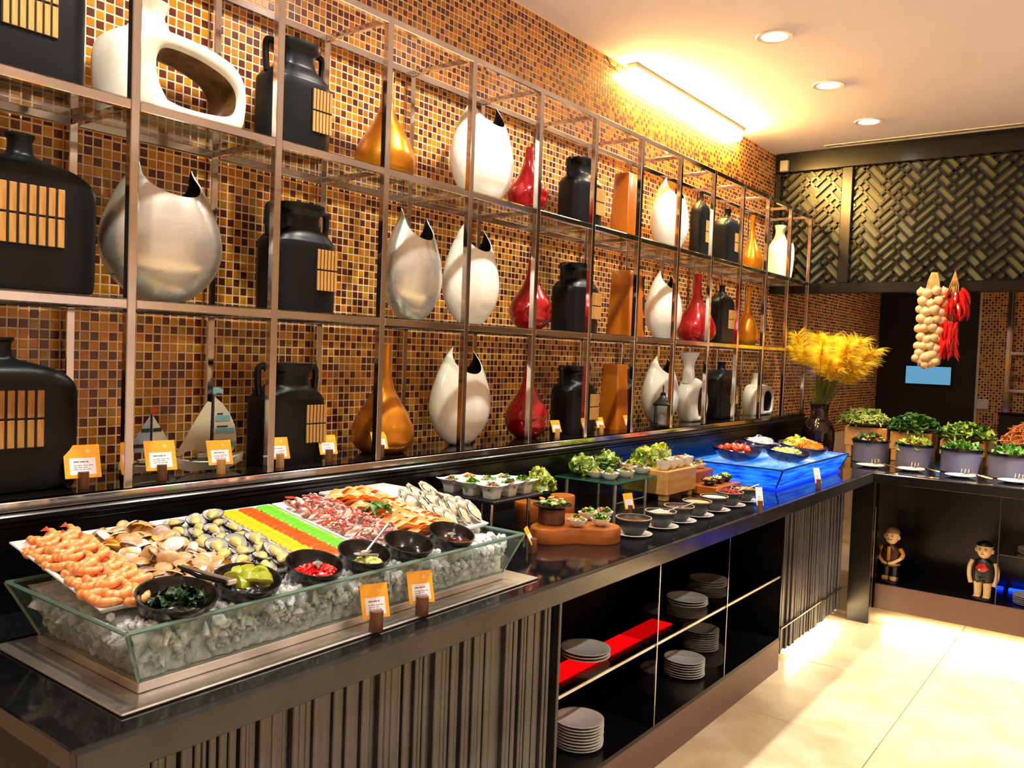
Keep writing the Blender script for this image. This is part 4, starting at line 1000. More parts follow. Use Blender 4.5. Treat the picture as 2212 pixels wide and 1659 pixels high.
# coloured slices
def slice_mesh(mt):
    rg = []
    for z, i_ in ((0, .002), (.0015, 0), (.0045, 0), (.006, .0025)): rg.append(sring(.0235-i_, .0145-i_, z, 20, 3.2))
    return MB().rings(rg).mesh('slice', mt, ang=50)
for c_, (mt, nm) in enumerate(((M['roeY'], 'yellow'), (M['roeO'], 'orange'), (M['roeG'], 'green'))):
    me_ = slice_mesh(mt)
    for k in range(19):
        o = link('fish_slice', me_); onplat(o, 1.236+c_*.0505+crd.uniform(-.002, .002), .01+k*.0525, .004+.001*(k % 2), crd.uniform(-.08, .08), 0, R(11), crd.uniform(1.02, 1.1))
        tag(o, '%s slice overlapping its neighbours in the %s row of the striped platter' % (nm, nm), 'fish slice', '%s slices on the striped platter' % nm)
# octopus salad pieces
def octo_mesh(seed):
    rd = random.Random(seed); mb = MB(); n = 7; pts = []; rs = []
    for k in range(n+1):
        u_ = k/n; a_ = u_*rd.uniform(2.2, 4.2); pts.append((.013*math.cos(a_), .013*math.sin(a_), .007*u_)); rs.append(.0058*(1-.55*u_))
    mb.tube(pts, rs, 7)
    for k in range(1, n):
        p = Vector(pts[k]); mb.lathe([(.0026, 0), (.003, .002), (.0015, .0028)], 6, M=Mx(p+Vector((0, 0, rs[k]*.7))), mi=1)
    return mb.mesh('octopus_piece', [M['octoP'], M['octoW']], ang=60)
def cut_mesh(seed, a, b):
    rd = random.Random(seed); V, F = chunk_piece(rd, .028, .018, .009, 8, 5, .25); return MB().add(V, F).mesh('cut', [a, b])
oms = [octo_mesh(1), octo_mesh(2), cut_mesh(3, M['octoW'], M['octoP']), cut_mesh(4, M['octoP'], M['octoW']), cut_mesh(6, M['octoW'], M['octoR'])]
V, F = strip_piece(random.Random(4), .04, .0028, .009); rs_ = MB().add(V, F).mesh('red_strip', M['octoR'])
for k in range(150):
    s_ = crd.uniform(.02, .97); v_ = crd.uniform(-1, 1); hg = .028*(1-v_*v_*.7)
    isr = crd.random() < .26
    o = link('pepper_strip' if isr else 'octopus_piece', rs_ if isr else oms[crd.randrange(5)])
    onplat(o, 1.4615+v_*.068, s_, crd.uniform(.2, 1)*hg+.003, crd.uniform(0, 6.28), crd.uniform(-.7, .7), crd.uniform(-.7, .7), crd.uniform(.85, 1.2))
    if isr: tag(o, 'thin red pepper strip tossed in the octopus salad', 'pepper strip', 'red strips in the octopus salad')
    else: tag(o, 'pale and purple octopus piece in the tossed octopus salad', 'octopus', 'octopus pieces on the platter')
# salmon slices
def salmon_mesh(seed):
    rd = random.Random(seed); V, F = leaf_piece(rd, .066, .019, .03, .003, 8, 4); mb = MB().add(V, F); mb.add([(x, y, z-.0025) for x, y, z in V], [f[::-1] for f in F]); return mb.mesh('salmon_slice', M['salmon'], ang=70)
sms = [salmon_mesh(k) for k in range(3)]
for r_ in range(11):
    for c_ in range(4):
        o = link('salmon_slice', sms[(r_+c_) % 3]); onplat(o, 1.575+c_*.031+crd.uniform(-.003, .003), .02+r_*.092, .004+.003*(c_ % 2)+.008*math.sin(PI*(c_+.5)/4), R(60)+crd.uniform(-.3, .3), crd.uniform(-.3, .3), R(-16)+crd.uniform(-.1, .1), crd.uniform(.95, 1.15))
        tag(o, 'raw orange salmon slice fanned on the white platter', 'salmon slice', 'salmon slices on the platter')
lr = random.Random(3)
for k in range(5):
    V, F = leaf_piece(lr, .06, .011, .02, .002); o = link('garnish_leaf', MB().add(V, F).mesh('garnish_leaf', M['herb']))
    onplat(o, 1.565+.012*math.cos(k*1.3), .42+.06*math.sin(k*1.3), .025+.004*k, k*1.25, -.2, -.3)
    tag(o, 'green garnish leaf lying between salmon and octopus salad', 'leaf', 'garnish leaves on the salmon')
# oysters
def oyster_meshes(seed):
    rd = random.Random(seed); n = 20; wob = [1+rd.uniform(-.13, .13) for _ in range(n)]
    def ol(s, z): return [((.036 if math.cos(2*PI*i/n) > 0 else .042)*s*wob[i]*math.cos(2*PI*i/n), .022*s*wob[i]*math.sin(2*PI*i/n)*(1-.25*math.cos(2*PI*i/n)), z+rd.uniform(-.001, .001)) for i in range(n)]
    s_ = MB().rings([ol(.4, 0), ol(.75, .003), ol(.86, .006), ol(1.0, .010), ol(.93, .0115), ol(.7, .008), ol(.2, .006)])
    m_ = MB().rings([ol(.62, .0085), ol(.66, .011), ol(.45, .014), ol(.12, .0145)])
    k_ = MB().rings([ol(.70, .009), ol(.72, .0105), ol(.66, .0105)], False, False)
    return s_.mesh('shell', M['oysterS'], ang=60), m_.mesh('meat', M['oysterM'], ang=60), k_.mesh('frill', M['oysterK'], ang=60)
oy = [oyster_meshes(k) for k in range(3)]
for k in range(18):
    r_, c_ = divmod(k, 3)
    t = thing('oyster', 'raw oyster on its half shell at the right end of the ice tray', 'oyster', (0, 0, 0), 0, 'oysters in the ice tray')
    a_ = oy[k % 3]; link('shell', a_[0], t); link('meat', a_[1], t); link('frill', a_[2], t)
    onplat(t, 1.725+c_*.047+crd.uniform(-.006, .006), .10+r_*.105, .008+.005*c_+.008*(r_ % 2), R(15)+crd.uniform(-.5, .5), crd.uniform(-.3, .3), R(30)+crd.uniform(-.25, .25), crd.uniform(.85, 1.1))
# ------------------------------------------------------------------ black sauce bowls in the ice
def sauce_bowl(loc, r, label, rotz=0.0, ey=1.15, hgt=0.045, lift=0.28):
    n = 32
    prof = [(.45, 0), (.72, .10), (.92, .48), (1.0, .92), (1.02, 1.0), (.96, 1.0), (.90, .86), (.78, .42), (.5, .2), (.05, .17)]
    rings = []
    for p, q in prof:
        rings.append([(r*p*math.cos(2*PI*i/n), r*ey*p*math.sin(2*PI*i/n), hgt*q*(1+lift*(-math.cos(2*PI*i/n))*p*min(1, q+.1))) for i in range(n)])
    return single('sauce_bowl', MB().rings(rings), M['blackbowl'], label, 'bowl', loc, (0, 0, rotz), 'black bowls in the ice tray', ang=50)
def pool(name, loc, r, ey, mt, label, cat, z, bumpy=0.0, seed=1, rotz=0.0, tiltx=0.0):
    rd = random.Random(seed); n = 24; rg = []
    for f in (1.0, .97, .8, .55, .25, .02): rg.append([(r*f*math.cos(2*PI*i/n), r*ey*f*math.sin(2*PI*i/n), (0 if f == 1 else .002)+bumpy*(1-f*f)+(rd.uniform(-1, 1)*bumpy*.15 if f < .97 else 0)) for i in range(n)])
    return single(name, MB().rings(rg), mt, label, cat, (loc[0], loc[1], loc[2]+z), (0, tiltx, rotz), kind='stuff', ang=60)
def spoon(base, tip, label, r=0.0032, bowl=0.011):
    a, b = Vector(base), Vector(tip); d = (b-a)
    mb = MB().tube([a, a+d*.5, b], [r, r*.9, r*1.3], 8)
    mb.lathe([(.2, -.35), (.8, -.1), (1, .1), (.8, .02), (.2, -.2)], 12, M=Mx(a, (0, 0, math.atan2(d.y, d.x)), (bowl*1.5, bowl, bowl*.8)))
    return single('spoon', mb, M['steel'], label, 'spoon', group='serving spoons')
IZ = 1.018
def ib(px, py, z=IZ+.02): return gz(px, py, z)
b1 = ib(378, 1310); b2 = ib(525, 1272); b3 = ib(664, 1236); b4 = ib(776, 1212); b5 = ib(866, 1188); b6 = ib(957, 1166)
XB_ = -1.388
def bl_(p): return (XB_, p[1], IZ)
for p, s_, rr2 in ((b1, 'dark green herbs', .064), (b2, 'lime wedges', .058), (b3, 'chopped red chili', .055), (b4, 'pale green wasabi', .055), (b5, 'dark soy sauce', .055), (b6, 'brown spiced sauce', .055)):
    sauce_bowl(bl_(p), rr2, 'black sauce bowl of '+s_+' in the front of the ice', lift=.38)
hrd = random.Random(5)
single('herb_leaves', heap(hrd, [(LEAF, .02, .036, 0, 3), (LEAF, .02, .03, 1, 1)], 60, .040, .046, .026), [M['greenD'], M['green']], 'dark green herb leaves filling the leftmost black bowl', 'herbs', (XB_, b1[1], IZ+.026), kind='stuff')
def wedge_mesh():
    mb = MB(); n = 8; c = []
    for k in range(n+1):
        a_ = PI*k/n; c.append((.019*math.cos(a_), .0, .019*math.sin(a_)))
    V = [(p[0], 0, p[2]*.0) for p in c]; 
    A = [(.018*math.cos(PI*k/n), .011*math.sin(PI*k/n), .010*math.sin(PI*k/n)) for k in range(n+1)]; Bq = [(p[0], -p[1], p[2]) for p in A]
    O = [(p[0]*.98, 0, 0.018*math.sin(PI*k/n)) for k, p in enumerate(A)]
    mb.add([(q[0], q[1], q[2]) for q in A]+[(q[0], 0, 0) for q in A], [(k, k+1, n+2+k, n+1+k) for k in range(n)], 0)
    mb.add([(q[0], q[1], q[2]) for q in Bq]+[(q[0], 0, 0) for q in A], [(k+1, k, n+1+k, n+2+k) for k in range(n)], 0)
    mb.add(A+O, [(k+1, k, n+1+k, n+2+k) for k in range(n)], 1); mb.add(Bq+O, [(k, k+1, n+2+k, n+1+k) for k in range(n)], 1)
    return mb.mesh('lime_wedge', [M['limeF'], M['limeS']], ang=40)
wm_ = wedge_mesh()
for k in range(13):
    a_ = k*2.4; rr2 = .036*math.sqrt((k+.3)/13); o = link('lime_wedge', wm_, None, (XB_+rr2*math.cos(a_), b2[1]+rr2*1.1*math.sin(a_), IZ+.030+.017*(1-k/16)), (hrd.uniform(-1.6, 1.6), hrd.uniform(-.8, .8), hrd.uniform(0, 6.28)))
    o.scale = (1.4,)*3; tag(o, 'cut lime wedge heaped in the black bowl beside the herbs', 'lime wedge', 'lime wedges in the black bowl')
single('chopped_chili', heap(hrd, [(CHUNK, .007, .012, 0, 4), (CHUNK, .006, .01, 1, 1)], 170, .042, .047, .016, fill=0), [M['chili'], M['chiliO']], 'chopped red chili in the black bowl next to the limes', 'chili', (XB_, b3[1], IZ+.024), kind='stuff')
single('wasabi_paste', heap(hrd, [(CHUNK, .010, .018, 0, 1)], 50, .032, .036, .013, fill=0), [M['wasabi']], 'pale green wasabi paste in the black bowl', 'wasabi', (XB_+.004, b4[1]+.002, IZ+.018), kind='stuff')
pool('soy_sauce', (XB_, b5[1], IZ), .044, 1.15, M['soy'], 'dark soy sauce in the fifth black bowl', 'sauce', .021)
pool('spiced_sauce', (XB_, b6[1], IZ), .044, 1.15, M['brownsauce'], 'brown spiced sauce in the rightmost black bowl', 'sauce', .021, .004, 3)
spoon((XB_+.008, b3[1]+.0, IZ+.045), (XB_+.045, b3[1]-.03, IZ+.052), 'steel spoon handle across the chili bowl')
spoon((XB_-.0, b4[1]+.004, IZ+.044), (XB_-.03, b4[1]+.10, IZ+.088), 'steel spoon standing in the wasabi')
spoon((XB_+.006, b4[1]-.02, IZ+.043), (XB_+.052, b4[1]-.01, IZ+.047), 'steel spoon lying at the edge of the wasabi bowl')
spoon((XB_+.006, b6[1]-.008, IZ+.042), (XB_+.048, b6[1]-.055, IZ+.05), 'steel spoon in the brown sauce bowl')
# tongs on the herb bowl
tg = thing('tongs', 'black-tipped steel tongs resting across the herb bowl', 'tongs', (XB_, b1[1]+.03, IZ+.058))
for s in (-1, 1): part('arm', MB().tube([(-.05, .005+s*.004, .022), (0, .02+s*.010, .012), (.05, .045+s*.007, .004)], [.003, .004, .004], 6), M['black' if s < 0 else 'steel'], tg)
part('hinge', MB().cbox(.046, .058, .036, .056, -.001, .009, .002), M['steel'], tg)
# cards standing before the ice tray
for px, py, lab in ((812, 1362, 'orange name card before the ice tray, nearer the camera'), (911, 1328, 'orange name card before the ice tray, right of its twin')):
    p = gz(px, py, CT+.006); name_card((p[0], p[1], CT+.0062), lab, .064, .074, R(-22), peg=(.0155, .044), tilt=20)
p = gz(1150, 1194, CT); name_card((p[0], p[1], CT+.0003), 'orange name card behind the right end of the ice tray', .05, .056, R(25), peg=(.014, .045), tilt=28)
# ================================================================== MIDDLE OF THE COUNTER
frd = random.Random(31)
SALADS = {
 'mixed': ([(LEAF, .022, .034, 0, 3), (CHUNK, .010, .018, 1, 3), (CHUNK, .010, .016, 2, 1), (THIN, .02, .035, 3, 2)], ['herb', 'meat', 'tomato', 'lettuceP']),
 'brown': ([(CHUNK, .012, .02, 0, 4), (THIN, .018, .03, 1, 2), (LEAF, .015, .025, 2, 2), (CHUNK, .008, .013, 3, 1)], ['mush', 'lettuceP', 'herb', 'orangef']),
 'green': ([(LEAF, .02, .034, 0, 4), (LEAF, .02, .03, 1, 3), (CHUNK, .01, .016, 2, 2)], ['herb', 'celery', 'mush']),
 'orange': ([(CHUNK, .010, .018, 0, 4), (LEAF, .014, .024, 1, 2), (THIN, .02, .03, 2, 2)], ['orangef', 'herb', 'lettuceP']),
 'cream': ([(CHUNK, .010, .016, 0, 4), (CHUNK, .008, .014, 1, 2), (LEAF, .014, .02, 2, 1)], ['cream', 'mush', 'herb']),
}
def salad(loc, r, h, kind, label, n=34, cat='salad', ey=1.0):
    g, ms = SALADS[kind]
    return single('salad_portion', heap(frd, g, n, r, r*ey, h, fill=1 if kind != 'cream' else 0), [M[q] for q in ms], label, cat, loc, kind='stuff')
# ---- white card tray behind the salmon
p0 = gx(740, 1068, -1.93); p1 = gx(846, 1064, -1.86)
wt3 = thing('serving_stand', 'white rectangular tray on a black stand behind the salmon', 'tray', (-1.89, (p0[1]+p1[1])/2, CT))
zt = p0[2]-CT
part('tray', MB().cbox(-.07, .075, -.14, .13, zt, zt+.012, .004), M['porcelain'], wt3)
part('leg', MB().cbox(-.06, -.045, -.02, -.005, 0.0005, zt-.0005, .002), M['black'], wt3); part('leg', MB().cbox(.045, .06, -.02, -.005, 0.0005, zt-.0005, .002), M['black'], wt3)
# ---- black riser with square bowls
RZT = 1.03
rs1 = thing('riser', 'black slab riser on chrome legs carrying white square bowls', 'riser', (-1.83, 2.315, CT))
part('top', MB().cbox(-.142, .142, -.142, .142, RZT-CT-.010, RZT-CT, .002), M['blackmatte'], rs1, smooth=False)
for sx in (-1, 1):
    for sy in (-1, 1): part('leg', MB().lathe([(.0065, .0005), (.0065, RZT-CT-.0105)], 12, M=Mx((sx*.105, sy*.105, 0))), M['chrome'], rs1)
def square_bowl_mesh():
    def q(a, z): return sring(a, a, z, 32, 9)
    def wav(a, z, amp):
        out = []
        for (x, y, zz) in q(a, z):
            c = max(abs(x), abs(y)); m_ = min(abs(x), abs(y))/max(c, 1e-6); out.append((x*(1+.07*m_), y*(1+.07*m_), zz+amp*m_**3))
        return out
    return MB().rings([q(.021, 0), q(.0225, .002), q(.0235, .016), q(.028, .034), wav(.0405, .0455, .005), wav(.0395, .0462, .005), wav(.030, .038, .002), q(.022, .022)]).mesh('square_bowl', M['porcelain'], ang=45)
sqb = square_bowl_mesh()
kinds = ['brown', 'mixed', 'green', 'green', 'mixed', 'mixed', 'brown', 'orange', 'green']
names3 = ['front', 'middle', 'back']; cols3 = ['left', 'centre', 'right']
for i in range(3):
    for j in range(3):
        if i == 2 and j == 2: continue
        x, y = -1.738-i*.088, 2.225+j*.088
        w = '%s row, %s of the black riser' % (names3[i], cols3[j])
        o = link('square_bowl', sqb, None, (x, y, RZT+.0003)); tag(o, 'white square flared bowl in the '+w, 'bowl', 'white square bowls on the black riser')
        salad((x, y, RZT+.028), .025, .026, kinds[i*3+j], 'small salad in the white square bowl, '+w, 30)
# ---- glass bowls of lettuce
def glass_bowl(loc, r, h, label, ey=1.0):
    t = single('glass_bowl', MB().lathe([(.6, 0), (.72, .02), (.92, .35), (1.0, .97), (1.0, 1.0), (.96, 1.0), (.88, .36), (.66, .06), (.05, .05)], 28, cap1=True, M=Mx((0, 0, 0), (0, 0, 0), (r, r*ey, h))), M['clearglass'], label, 'bowl', loc, group='glass bowls of lettuce', ang=50)
    return t
def lettuce(loc, r, h, mats, label, n=70, ey=1.0, sz=(.03, .05)):
    return single('lettuce_leaves', heap(frd, [(FRILL, sz[0], sz[1], 0, 3), (FRILL, sz[0], sz[1], 1, 2), (FRILL, sz[0]*.7, sz[1]*.8, 2, 1)], n, r, r*ey, h, tilt=1.2, fill=0), [M[q] for q in mats], label, 'lettuce', loc, kind='stuff')
q = gx(1160, 1066, -1.86)
bk = thing('bowl_stand', 'dark stand under the yellow lettuce bowl behind the riser', 'stand', (q[0], q[1]+.02, CT))
part('pedestal', MB().lathe([(.05, .0005), (.05, .006), (.02, .014), (.018, q[2]-CT-.012), (.04, q[2]-CT-.004), (.04, q[2]-CT-.001)], 20), M['black'], bk)
glass_bowl((q[0], q[1]+.02, q[2]), .06, .062, 'glass bowl of yellow lettuce behind the black riser')
lettuce((q[0], q[1]+.02, q[2]+.014), .044, .07, ('yellowleaf', 'lettuceP', 'lettuce'), 'yellow green lettuce in the glass bowl behind the riser')
# ---- scalloped wooden board with stumps and canapes
cb_c = (-1.535, 2.425)
def cloud(sc_, z): return [(cb_c[0]*0+sc_*(.126+.034*math.cos(3*(t-R(12))))*math.cos(t), sc_*(.126+.034*math.cos(3*(t-R(12))))*math.sin(t)*1.12, z) for t in [2*PI*k/72 for k in range(72)]]
single('scalloped_board', MB().rings([cloud(.985, .0005), cloud(1, .004), cloud(1, .046), cloud(.975, .051), cloud(.93, .050)]), M['woodwarm'], 'thick scalloped wooden board with rounded lobes on the counter', 'board', (cb_c[0], cb_c[1], CT), ang=40)
BZ = CT+.052
def stump(loc, r, h, label, mt='bark'):
    t = thing('wood_stump', label, 'stump', loc, 0, 'wooden stump stands')
    rd = random.Random(int(loc[1]*1000)); n = 28; wob = [1+rd.uniform(-.03, .03) for _ in range(n)]
    part('bark', MB().rings([[(r*k*wob[i]*math.cos(2*PI*i/n), r*k*wob[i]*math.sin(2*PI*i/n), z) for i in range(n)] for k, z in ((.97, .0004), (1, .004), (.98, h*.5), (1, h-.003), (.96, h))], True, False), M[mt], t)
    part('cut_face', MB().rings([[(r*.96*wob[i]*math.cos(2*PI*i/n), r*.96*wob[i]*math.sin(2*PI*i/n), h) for i in range(n)]], False, True), M['woodwarm'], t)
    return t
stump((-1.585, 2.362, BZ), .046, .050, 'dark wooden stump on the scalloped board under the black canape plate')
stump((-1.700, 2.60, CT), .045, .105, 'reddish wooden stump standing behind the scalloped board', 'woodwarm')
stump((-1.82, 2.55, CT), .05, .07, 'wooden stump standing in the shade behind the black riser', 'woodwarm')
single('black_plate', MB().lathe([(.02, 0), (.045, .002), (.064, .010), (.066, .012), (.06, .0115), (.042, .005), (.001, .004)], 28), M['blackbowl'], 'round black plate of canapes on the wooden stump', 'plate', (-1.585, 2.362, BZ+.0505))
for k, (dx, dy) in enumerate(((.022, -.022), (-.022, -.024), (.026, .024), (-.024, .026))):
    t = thing('canape', 'leaf-wrapped shrimp canape on the black plate', 'canape', (-1.585+dx, 2.362+dy, BZ+.0505+.006), k*1.4, 'canapes on the black plate')
    lf = MB()
    for q_ in range(5):
        V, F = leaf_piece(frd, .036, .007, .012, .002); lf.add(V, F, 0, Mx((.012*math.cos(q_*1.26), .012*math.sin(q_*1.26), .006), (0, -.25, q_*1.26)))
    part('leaf', lf, M['herb'], t)
    V, F = chunk_piece(frd, .026, .02, .014); part('filling', MB().add(V, F, 0, Mx((0, 0, .014))), M['lettuceP'], t)
    part('shrimp', MB().tube([(.010*math.cos(a), .010*math.sin(a), .022+.002*a) for a in [x*.4 for x in range(8)]], [.002, .004, .005, .005, .0045, .004, .003, .002], 7), M['prawn'], t)
def round_bowl_mesh(r, h, mt, rim=None):
    mb = MB().lathe([(r*.45, 0), (r*.5, h*.04), (r*.82, h*.45), (r*.98, h*.93)], 28, cap1=False)
    mb.lathe([(r*.98, h*.93), (r, h), (r*.94, h)], 28, cap0=False, cap1=False, mi=1 if rim else 0)
    mb.lathe([(r*.94, h), (r*.78, h*.5), (r*.3, h*.28), (.001, h*.26)], 28, cap0=False, cap1=False)
    return mb.mesh('bowl', [mt, rim] if rim else mt, ang=50)
wbm = round_bowl_mesh(.034, .024, M['porcelain'])
for k, (px, py, kd) in enumerate(((1248, 1139, 'brown'), (1299, 1137, 'green'), (1271, 1123, 'orange'), (1306, 1121, 'mixed'))):
    p = gz(px, py, BZ); p = (p[0]-.012, p[1]+.014, BZ)
    w = ('front left', 'front right', 'back left', 'back right')[k]
    tag(link('small_bowl', wbm, None, p), 'small white round bowl at the %s of the scalloped board' % w, 'bowl', 'white bowls on the scalloped board')
    salad((p[0], p[1], BZ+.012), .024, .026, kd, 'salad in the %s bowl on the scalloped board' % w, 34)
# ---- glass riser
GZ = 1.012
c0 = gz(1327, 1045, GZ); c1 = gz(1427, 1027, GZ)
gxa, gya, gyb = c0[0], c0[1], min(c1[1], 3.304); gxb = -1.965
gr = thing('glass_riser', 'green glass riser on steel legs holding lettuce and oval bowls', 'riser', ((gxa+gxb)/2, (gya+gyb)/2, CT))
hx, hy = (gxa-gxb)/2, (gyb-gya)/2
part('top', MB().box(-hx, hx, -hy, hy, GZ-CT-.008, GZ-CT), glassy('green_glass', (150, 196, 172), .85, .03, base=.06, body=.15, bodycol=(60, 110, 90)), gr, smooth=False)
part('top_edge', MB().tube([(-hx, -hy, GZ-CT-.004), (hx, -hy, GZ-CT-.004), (hx, hy, GZ-CT-.004)], .0042, 6), mat('green_glass_edge', (40, 92, 72), .2), gr)
for sx in (-1, 1):
    for sy in (-1, 1): part('leg', MB().lathe([(.008, .0005), (.008, GZ-CT-.0085)], 12, M=Mx((sx*(hx-.025), sy*(hy-.05), 0))), M['steel'], gr)
part('stretcher', MB().tube([(hx-.025, -(hy-.05), .02), (hx-.025, hy-.05, .02)], .003, 6), M['steel'], gr)
for k, (px, py, r_, ms, w) in enumerate(((1252, 1026, .064, ('lettuce', 'lettuceP', 'yellowleaf'), 'left'), (1310, 1018, .070, ('lettuce', 'lettuceP', 'green'), 'right'))):
    p = gz(px, py, GZ); p = (max(p[0]-.03, gxb+.07), p[1]+.01, GZ+.0004)
    glass_bowl(p, r_, .066, 'glass bowl of lettuce at the %s of the glass riser' % w, 1.0)
    lettuce((p[0], p[1], GZ+.016), r_*.74, .058, ms, 'curly lettuce in the %s bowl on the glass riser' % w, 90)
obm = MB().lathe([(.5, 0), (.6, .05), (.9, .6), (1, 1), (.94, 1), (.75, .5), (.3, .3), (.001, .28)], 26, M=Mx((0, 0, 0), (0, 0, R(35)), (.039, .051, .027))).mesh('oval_bowl', M['porcelain'], ang=50)
for k, (px, py, w) in enumerate(((1288, 1032, 'leftmost'), (1318, 1036, 'front'), (1352, 1031, 'middle'), (1360, 1016, 'rear'), (1387, 1023, 'rightmost'))):
    p = gz(px, py, GZ); p = (p[0]-.008, p[1]+.01, GZ+.0004)
    tag(link('oval_bowl', obm, None, p), '%s white oval bowl of mushroom salad on the glass riser' % w, 'bowl', 'oval bowls on the glass riser')
    salad((p[0], p[1], GZ+.012), .027, .030, ('orange', 'brown', 'brown', 'orange', 'brown')[k], 'mushroom salad in the %s oval bowl on the glass riser' % w, 36)
# ---- pine box on feet
pb_ = thing('pine_box', 'pale pine box on feet carrying white tapered cups', 'box', (-1.745, 3.455, CT))
part('body', MB().cbox(-.115, .115, -.145, .145, .028, .132, .003), M['woodpine'], pb_, smooth=False)
for sx in (-1, 1):
    for sy in (-1, 1): part('foot', MB().cbox(sx*.085-.018, sx*.085+.018, sy*.115-.018, sy*.115+.018, .0005, .0275, .002), M['woodpine'], pb_, smooth=False)
PBZ = CT+.132
cupm = round_bowl_mesh(.036, .044, M['porcelain'])
for k in range(4):
    p = (-1.672, 3.352+k*.073, PBZ+.0003)
    w = ('first', 'second', 'third', 'fourth', 'fifth')[k]
    tag(link('tapered_cup', cupm, None, p), '%s white cup from the left on the front of the pine box' % w, 'cup', 'white cups on the pine box')
    salad((p[0], p[1], PBZ+.028), .027, .024, 'cream' if k % 2 else 'orange', 'creamy salad in the %s cup on the pine box' % w, 22)
glass_bowl((-1.79, 3.40, PBZ+.0003), .064, .072, 'glass bowl of yellow lettuce at the back left of the pine box'); lettuce((-1.79, 3.40, PBZ+.014), .05, .062, ('yellowleaf', 'lettuce', 'lettuceP'), 'yellow lettuce in the back left bowl on the pine box', 90)
glass_bowl((-1.79, 3.53, PBZ+.0003), .062, .072, 'glass bowl of yellow lettuce at the back right of the pine box'); lettuce((-1.79, 3.53, PBZ+.014), .048, .062, ('yellowleaf', 'lettuceP', 'lettuce'), 'yellow lettuce in the back right bowl on the pine box', 90)
# ---- brown wooden stand with bowls
bs = thing('stepped_stand', 'brown stepped wooden stand between the pine box and blue tray', 'stand', (-1.70, 3.76, CT))
part('block', MB().cbox(-.10, .04, -.13, .10, .0005, .098, .005), M['woodwarm'], bs, smooth=False); part('step', MB().cbox(.0405, .17, -.14, .13, .0005, .042, .004), M['woodwarm'], bs, smooth=False)
for k, (dx, dy) in enumerate(((-.0, -.07), (-.0, .02))):
    w = ('left', 'right')[k]
    tag(link('small_bowl', wbm, None, (-1.70+dx, 3.76+dy, CT+.0985)), '%s small white bowl on top of the brown stepped stand' % w, 'bowl', 'white bowls on the stepped stand')
    salad((-1.70+dx, 3.76+dy, CT+.110), .025, .032, 'brown', 'mushroom salad in the %s bowl on the stepped stand' % w, 34)
bbm = round_bowl_mesh(.038, .026, M['blackbowl'])
for k, (dx, dy, kd) in enumerate(((.105, -.095, 'orange'), (.105, -.005, 'cream'), (.105, .085, 'green'))):
    w = ('left', 'middle', 'right')[k]
    tag(link('black_dish', bbm, None, (-1.70+dx, 3.76+dy, CT+.0425)), '%s small black dish on the low step of the brown stand' % w, 'bowl', 'black dishes on the stepped stand')
    salad((-1.70+dx, 3.76+dy, CT+.054), .029, .024, kd, 'relish in the %s black dish on the brown stand' % w, 34)
# ---- soup bowls on saucers
sau = MB().lathe([(.032, 0), (.036, .0015), (.063, .008), (.067, .010), (.063, .0105), (.036, .005), (.001, .0045)], 32).mesh('saucer', M['porcelain'], ang=50)
sbm = [round_bowl_mesh(.063, .060, M['greybowl'], M['bowlrim']), round_bowl_mesh(.058, .058, M['greybowl'], M['bowlrim'])]
soups = [('gravy', 'brown soup', 0), ('cream', 'white shreds', .008), ('gravy', 'brown broth', 0), ('mash', 'tan dip', .003), ('cream', 'cream dressing', 0), ('ginger', 'red pickled strips', .02), ('mash', 'olive relish', .01)]
ords = ['nearest', 'second', 'third', 'fourth', 'fifth', 'sixth', 'farthest']
ys = [2.605, 2.800, 2.952, 3.112, 3.276, 3.44, 3.60]
for k, y in enumerate(ys):
    x = -1.405 if k == 0 else -1.40
    tag(link('saucer', sau, None, (x, y, CT+.0003), (0, 0, 0)), '%s white saucer in the row along the counter edge' % ords[k], 'saucer', 'saucers along the counter edge')
    if k: bpy.data.objects[-1] if False else None
    tag(link('soup_bowl', sbm[0 if k == 0 else 1], None, (x, y, CT+.0055)), '%s dark stoneware bowl in the row, filled with %s' % (ords[k], soups[k][1]), 'bowl', 'dark soup bowls on saucers')
    rr2 = (.0575 if k == 0 else .053)
    if soups[k][2] < .005 : pool('soup', (x, y, CT+.0055), rr2, 1.0, M[soups[k][0]], '%s in the %s soup bowl' % (soups[k][1], ords[k]), 'soup', .050, soups[k][2], k)
    elif k == 5: single('pickled_strips', heap(frd, [(STICK, .03, .05, 0, 3), (STICK, .03, .045, 1, 1)], 70, .042, .042, .03, fill=0), [M['ginger'], M['chiliO']], 'red pickled strips heaped in the sixth soup bowl', 'pickles', (x, y, CT+.042), kind='stuff')
    else: single('relish', heap(frd, [(STRIP, .02, .035, 0, 3), (CHUNK, .008, .014, 0, 2)], 70, .044, .044, .018, fill=0), [M[soups[k][0]]], '%s heaped in the %s soup bowl' % (soups[k][1], ords[k]), 'relish', (x, y, CT+.044), kind='stuff')
for k, y in ((1, ys[1]), (2, ys[2]), (5, ys[5]), (6, ys[6])):
    spoon((-1.395, y+.005, CT+.055), (-1.352, y+.045, CT+.078), 'steel ladle leaning in the %s soup bowl' % ords[k], .0022, .012)
p = gz(1360, 1114, CT); name_card((p[0], p[1], CT+.0003), 'orange name card behind the soup bowls', .052, .062, R(-15), peg=(.011, .042), tilt=18)
p = gz(1641, 1108, CT); name_card((p[0]-.0, p[1], CT+.0003), 'pink-lit name card at the near corner of the blue tray', .03, .075, R(-45), peg=(.011, .05), tilt=18, ccol='paper')
p = gz(1767, 1057, CT); name_card((p[0]-.0, p[1], CT+.0003), 'pink-lit name card before the middle of the blue tray', .036, .075, R(-35), peg=(.012, .05), tilt=18, ccol='paper')
